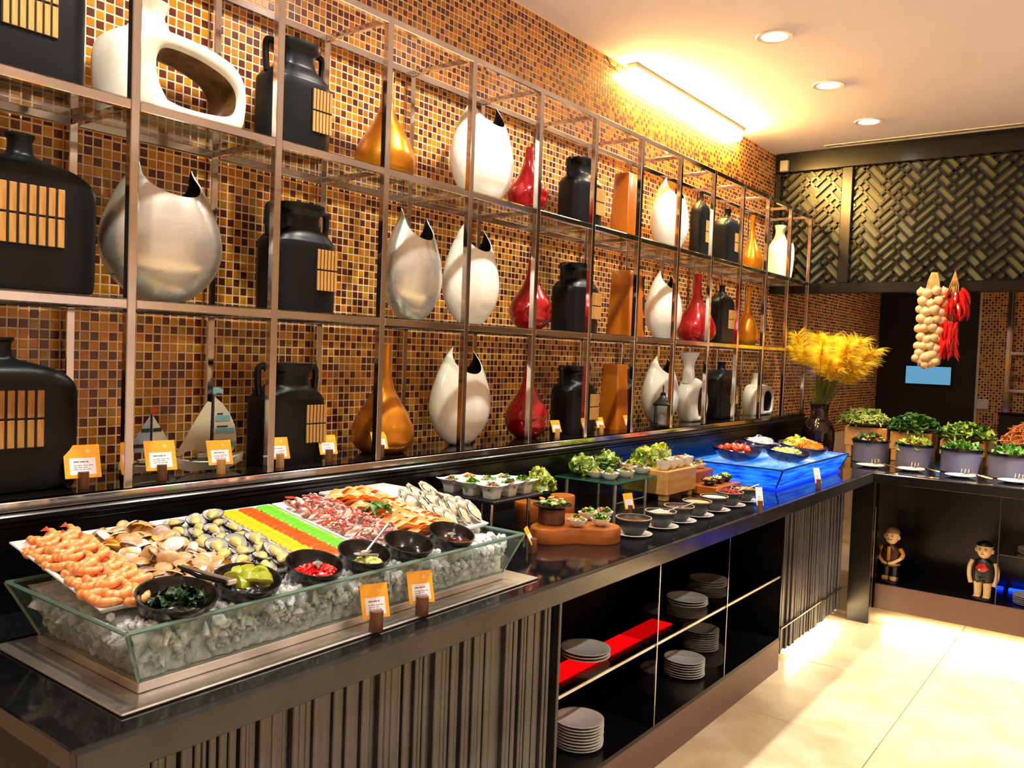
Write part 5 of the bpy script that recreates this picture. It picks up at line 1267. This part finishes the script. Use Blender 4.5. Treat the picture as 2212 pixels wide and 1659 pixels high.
# ================================================================== BLUE LIT TRAY
bt = thing('blue_ice_tray', 'flared trough of ice glowing blue near the counter corner', 'ice tray', (-1.62, 4.54, CT))
B = [(.21, -.51, .012), (.21, .51, .012), (-.21, .51, .012), (-.21, -.51, .012)]; T = [(.252, -.545, .105), (.252, .560, .105), (-.25, .56, .105), (-.25, -.545, .105)]
M['bluepane'] = mat('blue_backlit_glass', (20, 90, 235), .12, col2=(10, 60, 220), nscale=6, emit=(0, 70, 255), estr=.85, spec=.6)
def blue_emit(name, ca_, cb_, s_, base_):  # light from below put into panes and ice as emission
    m_ = mat(name, base_, .2, emit=(10, 80, 255), estr=s_, bump=.5); N = m_.node_tree.nodes; L = m_.node_tree.links; b_ = N['Principled BSDF']
    nz = N.new('ShaderNodeTexNoise'); nz.inputs['Scale'].default_value = 5; nz.inputs['Detail'].default_value = 5; cr = N.new('ShaderNodeValToRGB')
    cr.color_ramp.elements[0].color = rgb(ca_); cr.color_ramp.elements[1].color = rgb(cb_); cr.color_ramp.elements[0].position = .35; cr.color_ramp.elements[1].position = .65
    L.new(nz.outputs['Fac'], cr.inputs[0]); L.new(cr.outputs[0], b_.inputs['Emission Color']); return m_
M['bluepane2'] = blue_emit('blue_lit_pane', (0, 52, 250), (50, 160, 246), 1.0, (4, 30, 150))
M['blueice'] = blue_emit('blue_lit_ice', (40, 124, 250), (180, 226, 250), .85, (30, 80, 170))
part('base', MB().cbox(-.22, .22, -.52, .52, .0005, .0115, .002), mat('blue_lit_base', (10, 30, 120), .2, emit=(0, 50, 240), estr=1.6), bt)
th = .006
for k, nn in ((0, (-1, 0, 0)), (1, (0, -1, 0)), (2, (1, 0, 0)), (3, (0, 1, 0))):
    pn = part('glass_pane', wallq(B[k], B[(k+1) % 4], T[k], T[(k+1) % 4], nn), M['bluepane2'], bt, smooth=False)
    part('glass_edge', MB().tube([Vector(T[k])+Vector(nn)*.003, Vector(T[(k+1) % 4])+Vector(nn)*.003], .004, 6), mat('blue_edge', (20, 50, 110), .2), pn)
    part('corner_seam', MB().tube([Vector(B[k]), Vector(T[k])], .004, 6), mat('blue_seam', (10, 40, 110), .2), pn)
single('lit_ice', ice_body(-.2, .2, -.5, .5, -.236, .238, -.53, .545, .013, .092, 9, (20, 40)), M['blueice'], 'crushed ice glowing pale blue in the blue tray', 'ice', (-1.62, 4.54, CT), kind='stuff', ang=30)
bbig = MB().lathe([(.4, 0), (.6, .1), (.9, .55), (1.0, .95), (1.0, 1), (.95, 1), (.85, .6), (.5, .32), (.001, .3)], 30, M=Mx((0, 0, 0), (0, 0, 0), (.105, .125, .06))).mesh('display_bowl', mat('cobalt_bowl', (6, 14, 60), .2, spec=.6), ang=50)
BT = 1.005
def bbowl(x, y, label, sx=1.15, tilt=.12):
    o = link('display_bowl', bbig, None, (x, y, BT), (0, tilt, 0)); o.scale = (sx, sx, 1.0); return tag(o, label, 'bowl', 'bowls in the blue tray')
bbowl(-1.70, 4.22, 'dark blue bowl of cherry tomatoes at the near end of the blue tray')
for k in range(15):
    a_ = k*2.4; r_ = .078*math.sqrt((k+.4)/15); o = link('cherry_tomato', MB().lathe([(.25, -.95), (.7, -.72), (1, 0), (.75, .7), (.3, .92), (.02, .88)], 14, M=Mx((0, 0, 0), (0, 0, 0), .018)).mesh('cherry_tomato', M['tomato']) if k == 0 else tomato_me, None, (-1.70+r_*math.cos(a_), 4.22+r_*1.1*math.sin(a_), BT+.055+.014*(1-k/15)), (frd.uniform(0, 1), frd.uniform(0, 1), 0))
    tomato_me = o.data; tag(o, 'red cherry tomato heaped in the dark blue bowl', 'tomato', 'cherry tomatoes')
bbowl(-1.745, 4.52, 'empty dark bowl behind the tomatoes in the blue tray', .8)
bbowl(-1.76, 4.74, 'dark blue bowl of white shreds in the blue tray', .9)
single('white_shreds', heap(frd, [(THIN, .03, .06, 0, 1)], 130, .075, .09, .045, fill=0), [M['riceW']], 'white shredded radish in a dark blue bowl', 'shreds', (-1.76, 4.74, BT+.035), kind='stuff')
bbowl(-1.505, 4.42, 'dark blue bowl of pale green pickles at the front of the blue tray')
single('green_pickles', heap(frd, [(CHUNK, .02, .032, 0, 2), (CHUNK, .02, .03, 1, 2)], 60, .08, .095, .03, fill=1), [M['celery'], M['lettuceP']], 'pale green pickles in the front bowl of the blue tray', 'pickles', (-1.505, 4.42, BT+.036), kind='stuff')
bbowl(-1.53, 4.76, 'dark blue bowl of orange carrot and corn at the far end of the blue tray', 1.25)
single('shredded_carrot', heap(frd, [(THIN, .03, .06, 0, 3), (CHUNK, .016, .024, 0, 1)], 150, .06, .09, .045, fill=0), [M['orangeP']], 'orange shredded carrot at the front of the far blue bowl', 'carrot', (-1.475, 4.73, BT+.038), kind='stuff')
single('yellow_pickles', heap(frd, [(CHUNK, .02, .03, 0, 3), (CHUNK, .02, .03, 1, 1), (LEAF, .02, .03, 2, 1)], 130, .075, .14, .065, fill=0), [M['corn'], M['lettuceP'], M['celery']], 'yellow pickled vegetables at the back of the far blue bowl', 'pickles', (-1.58, 4.80, BT+.036), kind='stuff')
for k, (a_, b_, w) in enumerate((((-1.72, 4.48, 1.06), (-1.69, 4.60, 1.05), 'tomato bowl'), ((-1.66, 4.66, 1.07), (-1.58, 4.56, 1.065), 'white shreds'))):
    t = thing('tongs', 'steel tongs lying across the blue tray by the '+w, 'tongs', a_)
    d_ = Vector(b_)-Vector(a_); nrm = Vector((-d_.y, d_.x, 0)).normalized()
    for s in (-1, 1): part('arm', MB().tube([(0, 0, 0), tuple(d_*.5+nrm*s*.010), tuple(d_+nrm*s*.006)], .0035, 6), M['steel'], t)
cup = thing('blue_cup', 'small blue cup standing behind the blue tray', 'cup', gz(1652, 948, CT+.02)*np.array([1, 1, 0])+np.array([.25, -.55, CT+.0003]) if False else (-1.92, 5.05, CT+.0003))
part('body', MB().lathe([(.03, 0), (.034, .005), (.038, .09), (.036, .09), (.032, .01), (.001, .008)], 24), mat('blue_cup', (20, 40, 170), .2, coat=.4), cup)
part('handle', MB().tube([(.0, .036+.0, .075), (0, .06, .07), (0, .062, .04), (0, .036, .028)], .005, 7), mat('blue_cup_handle', (20, 40, 170), .2), cup)
part('foam', MB().lathe([(.034, .086), (.03, .088), (.001, .0885)], 20), M['porcelain'], cup)
# ================================================================== PLATES IN THE OPEN CABINET
plm = MB().lathe([(.040, 0), (.043, .0015), (.046, .002), (.072, .0085), (.0775, .0105), (.078, .012), (.0765, .0125), (.069, .0105), (.050, .0055), (.048, .0045), (.001, .004)], 40).mesh('plate', M['plate'], ang=50)
ORD = ['bottom', 'second from bottom', 'third from bottom', 'fourth from bottom', 'fifth from bottom', 'sixth from bottom', 'seventh from bottom', 'eighth from bottom', 'ninth from bottom', 'tenth from bottom']
def stack(x, y, z, n, where, step=.0105, sc=1.0):
    rd = random.Random(int(y*1000))
    for k in range(n):
        o = link('plate', plm, None, (x+rd.uniform(-.0012, .0012), y+rd.uniform(-.0012, .0012), z+.0004+k*step), (0, 0, rd.uniform(0, 6)))
        o.scale = (sc, sc, 1); w = 'topmost' if k == n-1 else ORD[k]
        tag(o, '%s plate of the stack %s' % (w, where), 'plate', 'plates '+where)
S1 = SHZ+.0005; S0 = .1655
stack(-1.515, 2.50, S1+.004, 3, 'on the shelf by the red strip', sc=1.12)
stack(-1.60, 2.235, S1, 3, 'half hidden on the shelf beside the slatted cabinet', sc=1.1)
stack(-1.520, 2.485, S0, 9, 'on the cabinet base below the red strip', sc=1.12)
stack(-1.575, 2.235, S0, 7, 'half hidden on the cabinet base beside the slats', sc=1.1)
stack(-1.53, 3.165+.18, S1, 3, 'on the shelf in the middle bay', sc=1.12)
stack(-1.53, 3.165+.18, S0, 7, 'on the cabinet base in the middle bay', sc=1.12)
stack(-1.59, 3.70, S1, 3, 'on the shelf in the far bay', sc=1.12)
stack(-1.62, 3.70, S0, 9, 'on the cabinet base in the far bay', sc=1.12)
stack(-.445, 5.47, .509, 3, 'on the glass shelf of the back cabinet', sc=1.15)
stack(-.455, 5.46, .228, 5, 'on the base of the back cabinet', sc=1.15)
# ================================================================== WATER PUPPETS
M['skin'] = mat('painted_cream', (228, 196, 144), .4, col2=(212, 176, 120), nscale=20); M['bluck'] = mat('painted_black', (16, 14, 14), .35); M['vest'] = mat('painted_maroon', (70, 26, 20), .35)
M['goldp'] = mat('painted_gold', (196, 140, 40), .35); M['redp'] = mat('painted_red', (190, 40, 26), .25, coat=.5); M['greenp'] = mat('painted_green', (30, 66, 40), .4); M['brownp'] = mat('painted_brown', (130, 92, 60), .45)
def puppet(loc, h, label, kind, rotz):
    t = thing('wooden_puppet', label, 'figurine', loc, rotz, 'wooden puppets in the back cabinet'); s = h
    # faces -y (towards the room)
    hd = part('head', MB().rings([sring(.085*s*a, .085*s*b, s*z, 24, 2.2) for z, a, b in ((.70, .40, .45), (.715, .55, .6), (.75, .80, .8), (.80, 1.0, .98), (.86, 1.03, 1.0), (.92, .92, .92), (.965, .6, .6), (.98, .1, .1))][::1], True, True, M=Mx((0, 0, 0), (0, 0, PI/2))), M['skin'], t)
    for sx in (-1, 1):
        part('ear', MB().lathe([(.1, -1), (.8, -.6), (1, 0), (.8, .6), (.1, 1)], 10, M=Mx((sx*.092*s, 0, .825*s), (0, 0, 0), (.016*s, .022*s, .04*s))), M['skin'], hd)
        part('eye', MB().lathe([(.1, -.6), (.9, -.2), (1, 0), (.1, .5)], 8, M=Mx((sx*.034*s, -.083*s, .845*s), (PI/2, 0, 0), (.013*s, .008*s, .008*s))), M['bluck'], hd)
        part('brow', MB().tube([(sx*.016*s, -.085*s, .868*s), (sx*.034*s, -.084*s, .874*s), (sx*.052*s, -.076*s, .866*s)], .0035*s, 5), M['bluck'], hd)
    part('nose', MB().lathe([(.2, -1), (1, -.4), (.7, .4), (.1, 1)], 8, M=Mx((0, -.088*s, .818*s), (0, 0, 0), (.012*s, .012*s, .022*s))), M['skin'], hd)
    if kind == 'man':
        part('mouth', MB().tube([(-.036*s, -.078*s, .796*s), (0, -.089*s, .782*s), (.036*s, -.078*s, .796*s)], .006*s, 6), M['redp'], hd)
        part('turban', MB().rings([sring(.09*s*a, .09*s*a, s*z, 24) for z, a in ((.90, .98), (.91, 1.06), (.945, 1.0), (.975, .7), (1.0, .15))]), M['brownp'], hd)
    else:
        part('mouth', MB().tube([(-.016*s, -.083*s, .782*s), (0, -.086*s, .780*s), (.016*s, -.083*s, .782*s)], .006*s, 6), M['redp'], hd)
        part('hair', MB().rings([sring(.092*s*a, .092*s*a, s*z, 24) for z, a in ((.905, .98), (.915, 1.03), (.955, .88), (.985, .45), (1.0, .05))]), M['bluck'], hd)
        part('headband', MB().rings([sring(.094*s, .094*s, s*.893, 24), sring(.096*s, .096*s, s*.905, 24), sring(.090*s, .090*s, s*.912, 24)], False, False), M['skin'], hd)
    tb = part('torso', MB().rings([sring(a*s, b*s, z*s, 24, 2.6) for z, a, b in ((.30, .11, .085), (.36, .125, .095), (.48, .13, .10), (.58, .125, .095), (.655, .10, .08), (.69, .05, .05), (.712, .04, .042))], M=Mx((0, 0, 0), (0, 0, PI/2))), M['vest'] if kind == 'man' else M['bluck'], t)
    if kind == 'man':
        part('sash', MB().cbox(-.022*s, .022*s, -.106*s, -.085*s, .40*s, .66*s, .006*s), M['goldp'], tb)
        part('belt', MB().rings([sring(.126*s, .098*s, .33*s, 24, 2.6), sring(.13*s, .10*s, .345*s, 24, 2.6), sring(.126*s, .098*s, .36*s, 24, 2.6)], False, False, M=Mx((0, 0, 0), (0, 0, PI/2))), M['goldp'], tb)
    else:
        part('bodice', MB().lathe([(.05, -1), (.6, -.8), (1, 0), (.7, .75), (.1, 1)], 18, M=Mx((0, -.045*s, .535*s), (0, 0, 0), (.098*s, .075*s, .105*s))), M['redp'], tb)
        part('sash', MB().tube([(-.05*s, -.10*s, .40*s), (0, -.112*s, .355*s), (.05*s, -.10*s, .30*s)], .014*s, 6).tube([(.05*s, -.10*s, .40*s), (0, -.112*s, .355*s), (-.05*s, -.10*s, .30*s)], .014*s, 6), M['greenp'], tb)
    for sx in (-1, 1):
        if kind == 'man': pts = [(sx*.125*s, 0, .635*s), (sx*.175*s, -.01*s, .54*s), (sx*.165*s, -.05*s, .47*s), (sx*.08*s, -.12*s, .39*s), (sx*.02*s, -.135*s, .365*s)]
        else: pts = [(sx*.14*s, 0, .64*s), (sx*.168*s, -.01*s, .55*s), (sx*.175*s, -.015*s, .44*s), (sx*.165*s, -.02*s, .34*s), (sx*.145*s, -.025*s, .255*s)]
        ar = part('arm', MB().tube(spl(pts, 4), .030*s if kind != 'man' else .026*s, 9), M['skin'], t)
        if kind == 'man': part('sleeve', MB().tube(spl(pts[:3], 4), .031*s, 9), M['goldp'], ar)
        lg_ = part('leg', MB().rings([[(p[0]+sx*.055*s, p[1], p[2]) for p in sring(.042*s*a, .045*s*a, z*s, 16, 2.4)] for z, a in ((.055, 1.0), (.10, .95), (.2, 1.05), (.32, 1.2))]), M['skin'] if kind != 'man' else M['bluck'], t)
        part('foot', MB().cbox(sx*.055*s-.042*s, sx*.055*s+.042*s, -.07*s, .045*s, .035*s, .115*s if kind == 'man' else .07*s, .012*s), M['skin'], lg_)
    hd.scale = (1.38, 1.3, 1.0); hd.location = (0, 0, 0); tb.scale = (1.25, 1.15, 1.0)
    for q in t.children:
        if q.name.startswith('arm'): q.scale = (1.22, 1.15, 1.0)
        elif q.name.startswith('leg'): q.scale = (1.3, 1.2, 1.0)
    part('base', MB().lathe([(.16*s, .0005), (.165*s, .006*s), (.16*s, .034*s), (.15*s, .036*s)], 24), M['bluck'], t)
    return t
pa = gy(1925, 1200, 5.42); pb = gy(2125, 1225, 5.40)
puppet((pa[0], 5.42, .2275), .33, 'wooden puppet man in a maroon vest with folded arms', 'man', R(-10))
puppet((pb[0], 5.40, .2275), .335, 'wooden puppet woman in a red bodice with arms hanging', 'woman', R(-8))
# ================================================================== BACK COUNTER
vs = thing('plume_vase', 'dark brown glass bottle holding yellow plumes at the counter corner', 'vase', (-1.80, 5.93, CT+.0003))
part('body', MB().lathe([(p[0], p[1]) for p in spl([(.085, 0), (.10, .012), (.108, .10), (.105, .17), (.085, .215), (.062, .245), (.058, .30), (.064, .335), (.068, .34), (.06, .34), (.053, .30), (.05, .25)], 4)], 32), mat('dark_brown_glass', (30, 14, 12), .06, spec=.8), vs, ang=60)
PV = np.array([-1.80, 5.93, CT+.30])
pmb = MB(); rd = random.Random(17)
def hair(mb, p, d, L_, droop, w, mi, n=4):
    pts = []; p = Vector(p); d = Vector(d).normalized()
    for k in range(n+1):
        pts.append(p.copy()); p = p+d*(L_/n); d = (d+Vector((0, 0, -droop))).normalized()
    side = d.cross(Vector((.6, -.8, .2))).normalized()
    V = []
    for k, q in enumerate(pts):
        ww = w*(1-k/(n+.2)); V += [tuple(q-side*ww), tuple(q+side*ww)]
    mb.add(V, [(2*k, 2*k+1, 2*k+3, 2*k+2) for k in range(n)], mi)
heads = []
for k in range(34):
    th_ = rd.uniform(0, 2*PI); lean = rd.uniform(.05, .5); L_ = rd.uniform(.27, .47)
    # the bunch opens towards the right of the photograph
    d = Vector((math.cos(th_)*lean+.18, math.sin(th_)*lean*.7-.02, 1)).normalized()
    p = Vector(PV)+Vector((math.cos(th_)*.03, math.sin(th_)*.03, 0)); pts = [tuple(p)]
    for s in range(6):
        p = p+d*(L_/6); d = (d+Vector((0, 0, -.045))).normalized(); pts.append(tuple(p))
    pmb.tube(pts, .0022, 4, mi=1)
    heads.append((Vector(pts[-1]), d.copy()))
for q, d in heads:
    for j in range(330):
        u_ = rd.random(); base = q+d*(u_*.14-.05)+Vector((0, 0, -.03*u_*u_)); a_ = rd.uniform(0, 2*PI)
        dd = d+Vector((math.cos(a_)*.9, math.sin(a_)*.9, rd.uniform(-.5, .5)))
        hair(pmb, base, dd, rd.uniform(.05, .12), .26, .0021, 0)
    for j in range(10):
        u_ = rd.random(); hair(pmb, Vector(PV)+Vector((rd.uniform(-.03, .03), rd.uniform(-.03, .03), rd.uniform(0, .05))), d+Vector((rd.uniform(-.25, .25), rd.uniform(-.25, .25), .5)), rd.uniform(.16, .26), .03, .0022, 1)
single('plume_bunch', pmb, [mat('plume_yellow', (255, 224, 26), .6, col2=(250, 196, 8), nscale=20), mat('plume_stem', (120, 116, 30), .6, col2=(84, 92, 26))], 'bunch of fluffy bright yellow plumes in the dark bottle', 'dried plumes', kind='stuff', smooth=False)
# crates
def crate(loc, w, d, h, label):
    t = thing('wooden_crate', label, 'crate', loc, 0, 'pine crates on the back counter')
    part('body', MB().cbox(-w/2, w/2, 0, d, .075, h, .004), M['woodpine'], t, smooth=False)
    for sx in (-1, 1):
        for yy in (.0, d-.04): part('leg', MB().cbox(sx*(w/2-.03)-.02, sx*(w/2-.03)+.02, yy, yy+.04, .0005, .0745, .003), M['woodpine'], t, smooth=False)
    return t
CH = .205
cx = [gy(1868, 960, 5.95)[0], gy(1966, 960, 5.95)[0], gy(2076, 970, 5.90)[0], gy(2210, 985, 5.88)[0]]
crate((cx[0], 5.95, CT), .27, .20, CH, 'pine crate under the shredded cabbage at the left'); crate((cx[1], 5.95, CT), .25, .20, CH-.01, 'pine crate under the green herbs in the middle')
crate((cx[2], 5.92, CT), .25, .20, .165, 'pine crate under the celery leaves at the right'); crate((cx[3], 5.92, CT), .28, .20, .15, 'pine crate under the crispy noodles at the right edge')
dpl = MB().lathe([(.08, 0), (.085, .002), (.155, .016), (.172, .026), (.168, .0275), (.15, .020), (.08, .007), (.001, .006)], 36).mesh('serving_plate', [mat('olive_rim_plate', (92, 80, 40), .3)], ang=50)
for k, (h_, sc_, w) in enumerate(((CH, 1.0, 'shredded cabbage'), (CH-.01, 1.0, 'green herbs'), (.165, .98, 'celery leaves'), (.15, .95, 'crispy noodles'))):
    y_ = 6.03 if k < 2 else 5.99
    o = link('serving_plate', dpl, None, (cx[k]+(-.03, 0, .01, .03)[k], y_, CT+h_+.0004)); o.scale = (sc_, .72, 1); tag(o, 'dark rimmed serving plate of %s on its crate' % w, 'plate', 'serving plates on the crates')
srd = frd
def hp(name, gens, n, rx, ry, h, ms, label, cat, loc, tilt=.6, fill=0): return single(name, heap(srd, gens, n, rx, ry, h, tilt=tilt, fill=fill), [M[q] for q in ms], label, cat, loc, kind='stuff')
hp('shredded_cabbage', [(STRIP, .05, .09, 0, 3), (FRILL, .05, .09, 1, 1), (FRILL, .05, .08, 2, 1)], 230, .145, .10, .085, ('lettuceP', 'celery', 'lettuceP'), 'pale shredded cabbage heaped on the leftmost crate plate', 'cabbage', (cx[0]-.03, 6.03, CT+CH+.014))
hp('green_herbs', [(LEAF, .05, .09, 0, 3), (STICK, .07, .12, 1, 1), (LEAF, .05, .08, 1, 1)], 260, .145, .10, .085, ('green', 'herb'), 'dark green herb stalks heaped on the second crate plate', 'herbs', (cx[1], 6.03, CT+CH+.004), .9)
hp('celery_leaves', [(STICK, .07, .13, 0, 2), (LEAF, .05, .09, 1, 2), (FRILL, .05, .08, 2, 1)], 170, .14, .10, .085, ('celery', 'green', 'celery'), 'pale celery stalks and leaves heaped on the third crate plate', 'celery', (cx[2]+.01, 5.99, CT+.165+.014), .8)
hp('crispy_noodles', [(THIN, .06, .11, 0, 1)], 420, .14, .10, .13, ('noodle',), 'orange brown crispy noodles heaped at the right edge', 'noodles', (cx[3]+.03, 5.99, CT+.15+.014), 1.0)
# grey pots with salad
potm = MB().lathe([(.108, .0), (.112, .004), (.112, .128), (.104, .128), (.104, .1), (.001, .098)], 36).mesh('body', M['greypot'], ang=40)
potr = MB().lathe([(.113, .1285), (.120, .133), (.121, .144), (.113, .146), (.103, .1385), (.1, .13)], 36, cap0=False, cap1=False).mesh('rim', M['blackbowl'], ang=40)
pw = ['leftmost', 'second', 'third', 'rightmost']
sal = [((('FRILL', .05, .08, 0, 2), ('CHUNK', .04, .06, 1, 2), ('CHUNK', .035, .05, 2, 2)), ('green', 'orangef', 'octoW')), ((('FRILL', .05, .08, 0, 3), ('THIN', .05, .08, 1, 4)), ('lettuce', 'orangef', 'cream')), ((('FRILL', .05, .09, 0, 3), ('CHUNK', .03, .045, 1, 1), ('FRILL', .04, .06, 2, 1)), ('herb', 'ginger', 'celery')), ((('FRILL', .05, .08, 0, 3), ('CHUNK', .03, .05, 1, 2)), ('herb', 'cream', 'celery'))]
G = {'FRILL': FRILL, 'CHUNK': CHUNK, 'THIN': THIN}
for k, (px, yy, sc_) in enumerate(((1881, 5.74, .96), (1977, 5.72, .96), (2078, 5.68, 1.0), (2187, 5.65, 1.06))):
    x = gy(px, 970, yy)[0]
    t = thing('grey_pot', '%s grey pot with black rim on the back counter' % pw[k], 'pot', (x, yy, CT+.0003), 0, 'grey salad pots'); t.scale = (sc_, sc_, 1.0)
    link('body', potm, t); link('rim', potr, t)
    gens = [(G[g[0]],)+g[1:] for g in sal[k][0]]
    single('potted_salad', heap(srd, gens, 80, .085, .085, .05, tilt=.9, fill=0), [M[q] for q in sal[k][1]], 'mixed salad filling the %s grey pot' % pw[k], 'salad', (x, yy, CT+.112), kind='stuff')
# small plates with tongs
for k, (px, py) in enumerate(((1880, 1007), (1966, 1015), (2074, 1029), (2190, 1041))):
    p = gz(px, py, CT+.005); p = (p[0], max(p[1], 5.33), CT+.0003)
    o = link('side_plate', plm, None, p); o.scale = (1.04, 1.04, 1.2); o.data = plm; tag(o, '%s white side plate with tongs at the back counter edge' % pw[k], 'plate', 'side plates with tongs')
    t = thing('tongs', 'steel tongs resting on the %s side plate' % pw[k], 'tongs', (p[0], p[1], CT+.016), 0, 'tongs on the side plates')
    for s in (-1, 1): part('arm', MB().tube([(.02, .02+s*.008, .002), (.06, .0+s*.018, .012), (.17, -.04+s*.010, .0)], [.004, .004, .0035], 6), M['chrome'], t)
    for s in range(3): part('loop', MB().tube([(.0+s*.018, .03, 0), (.005+s*.018, .02, .035), (.015+s*.018, .0, .036), (.022+s*.018, -.01, .004)], .0022, 6), M['chrome'], t)
# ================================================================== GARLIC AND CHILI
ga = gy(2018, 590, LATY-.13)
gb = thing('garlic_braid', 'braid of white garlic bulbs hanging from the lattice', 'garlic braid', (ga[0], LATY-.115, 2.155))
M['garlic'] = mat('garlic', (222, 192, 152), .5, col2=(200, 164, 120), nscale=30, stretch=(3, 3, 1)); M['straw'] = mat('straw', (206, 166, 104), .7, col2=(170, 126, 70), nscale=30)
bul = []
for q, z in spl([(.12, -1.15), (.2, -1.0), (.35, -.85), (.85, -.5), (1, 0), (.85, .55), (.45, .85), (.2, .95), (.1, 1.0)], 2):
    bul.append([(q*(1+.06*math.cos(6*2*PI*i/18))*math.cos(2*PI*i/18), q*(1+.06*math.cos(6*2*PI*i/18))*math.sin(2*PI*i/18), -z) for i in range(18)])
bulm = MB().rings(bul[::-1]).mesh('bulb', M['garlic'], ang=60)
grd = random.Random(4)
for r_ in range(8):
    for c_ in range(4):
        a_ = R(-150)+c_*R(40)+(R(20) if r_ % 2 else 0)
        rad = .076-.003*r_; z = -.125-r_*.060-(.014 if c_ % 2 else 0)+grd.uniform(-.010, .010)
        o = link('bulb', bulm, gb, (rad*math.cos(a_)*1.05-.006*r_*.5, rad*math.sin(a_)*.6, z), (grd.uniform(-.3, .3), grd.uniform(-.3, .3), grd.uniform(0, 6))); o.scale = (grd.uniform(.031, .039),)*3
for k in range(5):
    o = link('bulb', bulm, gb, (-.08+.03*k, -.03+.01*(k % 2), -.575-.022*(k % 3)-(.03 if k == 3 else 0)), (PI*.8+grd.uniform(-.4, .4), grd.uniform(-.5, .5), 0)); o.scale = (.03,)*3
stp = MB()
for k in range(7):
    x = -.04+.013*k; stp.tube([(x*.35, 0, .0), (x*.8, -.01, -.06), (x*1.0, -.02, -.125), (x, -.02, -.55)], .006, 6)
part('stems', stp, M['straw'], gb)
link('hook', MB().tube([(0, .0, -.005), (0, 0, .02), (0, .04, .03), (0, .072, .012)], .003, 6).mesh('hook', M['black']), gb)
ca_ = gy(2064, 585, LATY-.10)
ch = thing('chili_string', 'string of red chili peppers hanging beside the garlic', 'chili string', (ca_[0], LATY-.10, 2.16))
def pepper_mesh(seed):
    r2 = random.Random(seed); b_ = r2.uniform(-.02, .02)
    return MB().tube([(b_*math.sin(u_*2.6), .35*b_*math.sin(u_*3), -u_*.13) for u_ in [k/8 for k in range(9)]], [.008, .014, .0155, .015, .0135, .011, .008, .005, .0015], 8).mesh('pepper', mat('red_pepper', (206, 8, 14), .2, col2=(172, 4, 10), nscale=20, coat=.5))
pmsh = [pepper_mesh(k) for k in range(4)]
for k in range(84):
    grp = k % 2; a_ = grd.uniform(0, 2*PI); q = grd.random()
    z0 = (-.11-.10*q) if grp == 0 else (-.32-.15*q)
    link('pepper', pmsh[k % 4], ch, (.055*math.cos(a_)-(.02 if grp else 0)+(.02*q if grp == 0 else -.01*q), .028*math.sin(a_)-.02, z0), (grd.uniform(-.3, .3), grd.uniform(-.32, .32), a_))
cst = MB()
for k in range(6): cst.tube([(0, 0, 0), (-.025+.01*k, -.01, -.09), (-.035+.012*k, -.012, -.14)], .0028, 5)
for k in range(3): cst.tube([(-.01+.008*k, -.01, -.1), (-.02+.01*k, -.02, -.34)], .0024, 5)
part('strings', cst, M['straw'], ch)
# ================================================================== CORRIDOR DETAILS
sp = gy(2122, 873, BACKY-.01)
ss = thing('wall_switch', 'pale square switch plate on the tiled wall beside the door', 'switch', (sp[0], BACKY-.0045, sp[2]))
part('plate', MB().cbox(-.055, .055, -.012, 0, -.05, .05, .003), M['creamvase'], ss, smooth=False); part('rocker', MB().cbox(-.02, .02, -.016, -.0125, -.03, .03, .002), M['porcelain'], ss, smooth=False)
wrk = thing('wall_rack', 'chrome shelf rack on the tiled wall at the right edge', 'rack', (-1.10, BACKY-.25, .95))
for x, yy in ((0, 0), (0, .22), (.9, 0), (.9, .22)): part('post', MB().cbox(x-.018, x+.018, yy-.015, yy+.015, 0, 1.4, .002), M['chrome'], wrk, smooth=False)
for z in (.72, .36): 
    for yy in (0, .22): part('rail', MB().cbox(.0185, .8815, yy-.014, yy+.014, z, z+.03, .002), M['chrome'], wrk, smooth=False)
dk = gy(2160, 890, 9.2)
bd = thing('black_cabinet', 'black cabinet standing before the tiled wall at the right edge', 'cabinet', (dk[0]+.5, 9.15, 0))
part('body', MB().cbox(-.5, .5, 0, .22, .0005, dk[2]-.02, .004), M['blackmatte'], bd, smooth=False); part('top', MB().cbox(-.51, .51, -.01, .23, dk[2]-.0195, dk[2], .003), M['black'], bd, smooth=False)
sb_ = gy(1903, 640, BACKY-.2)
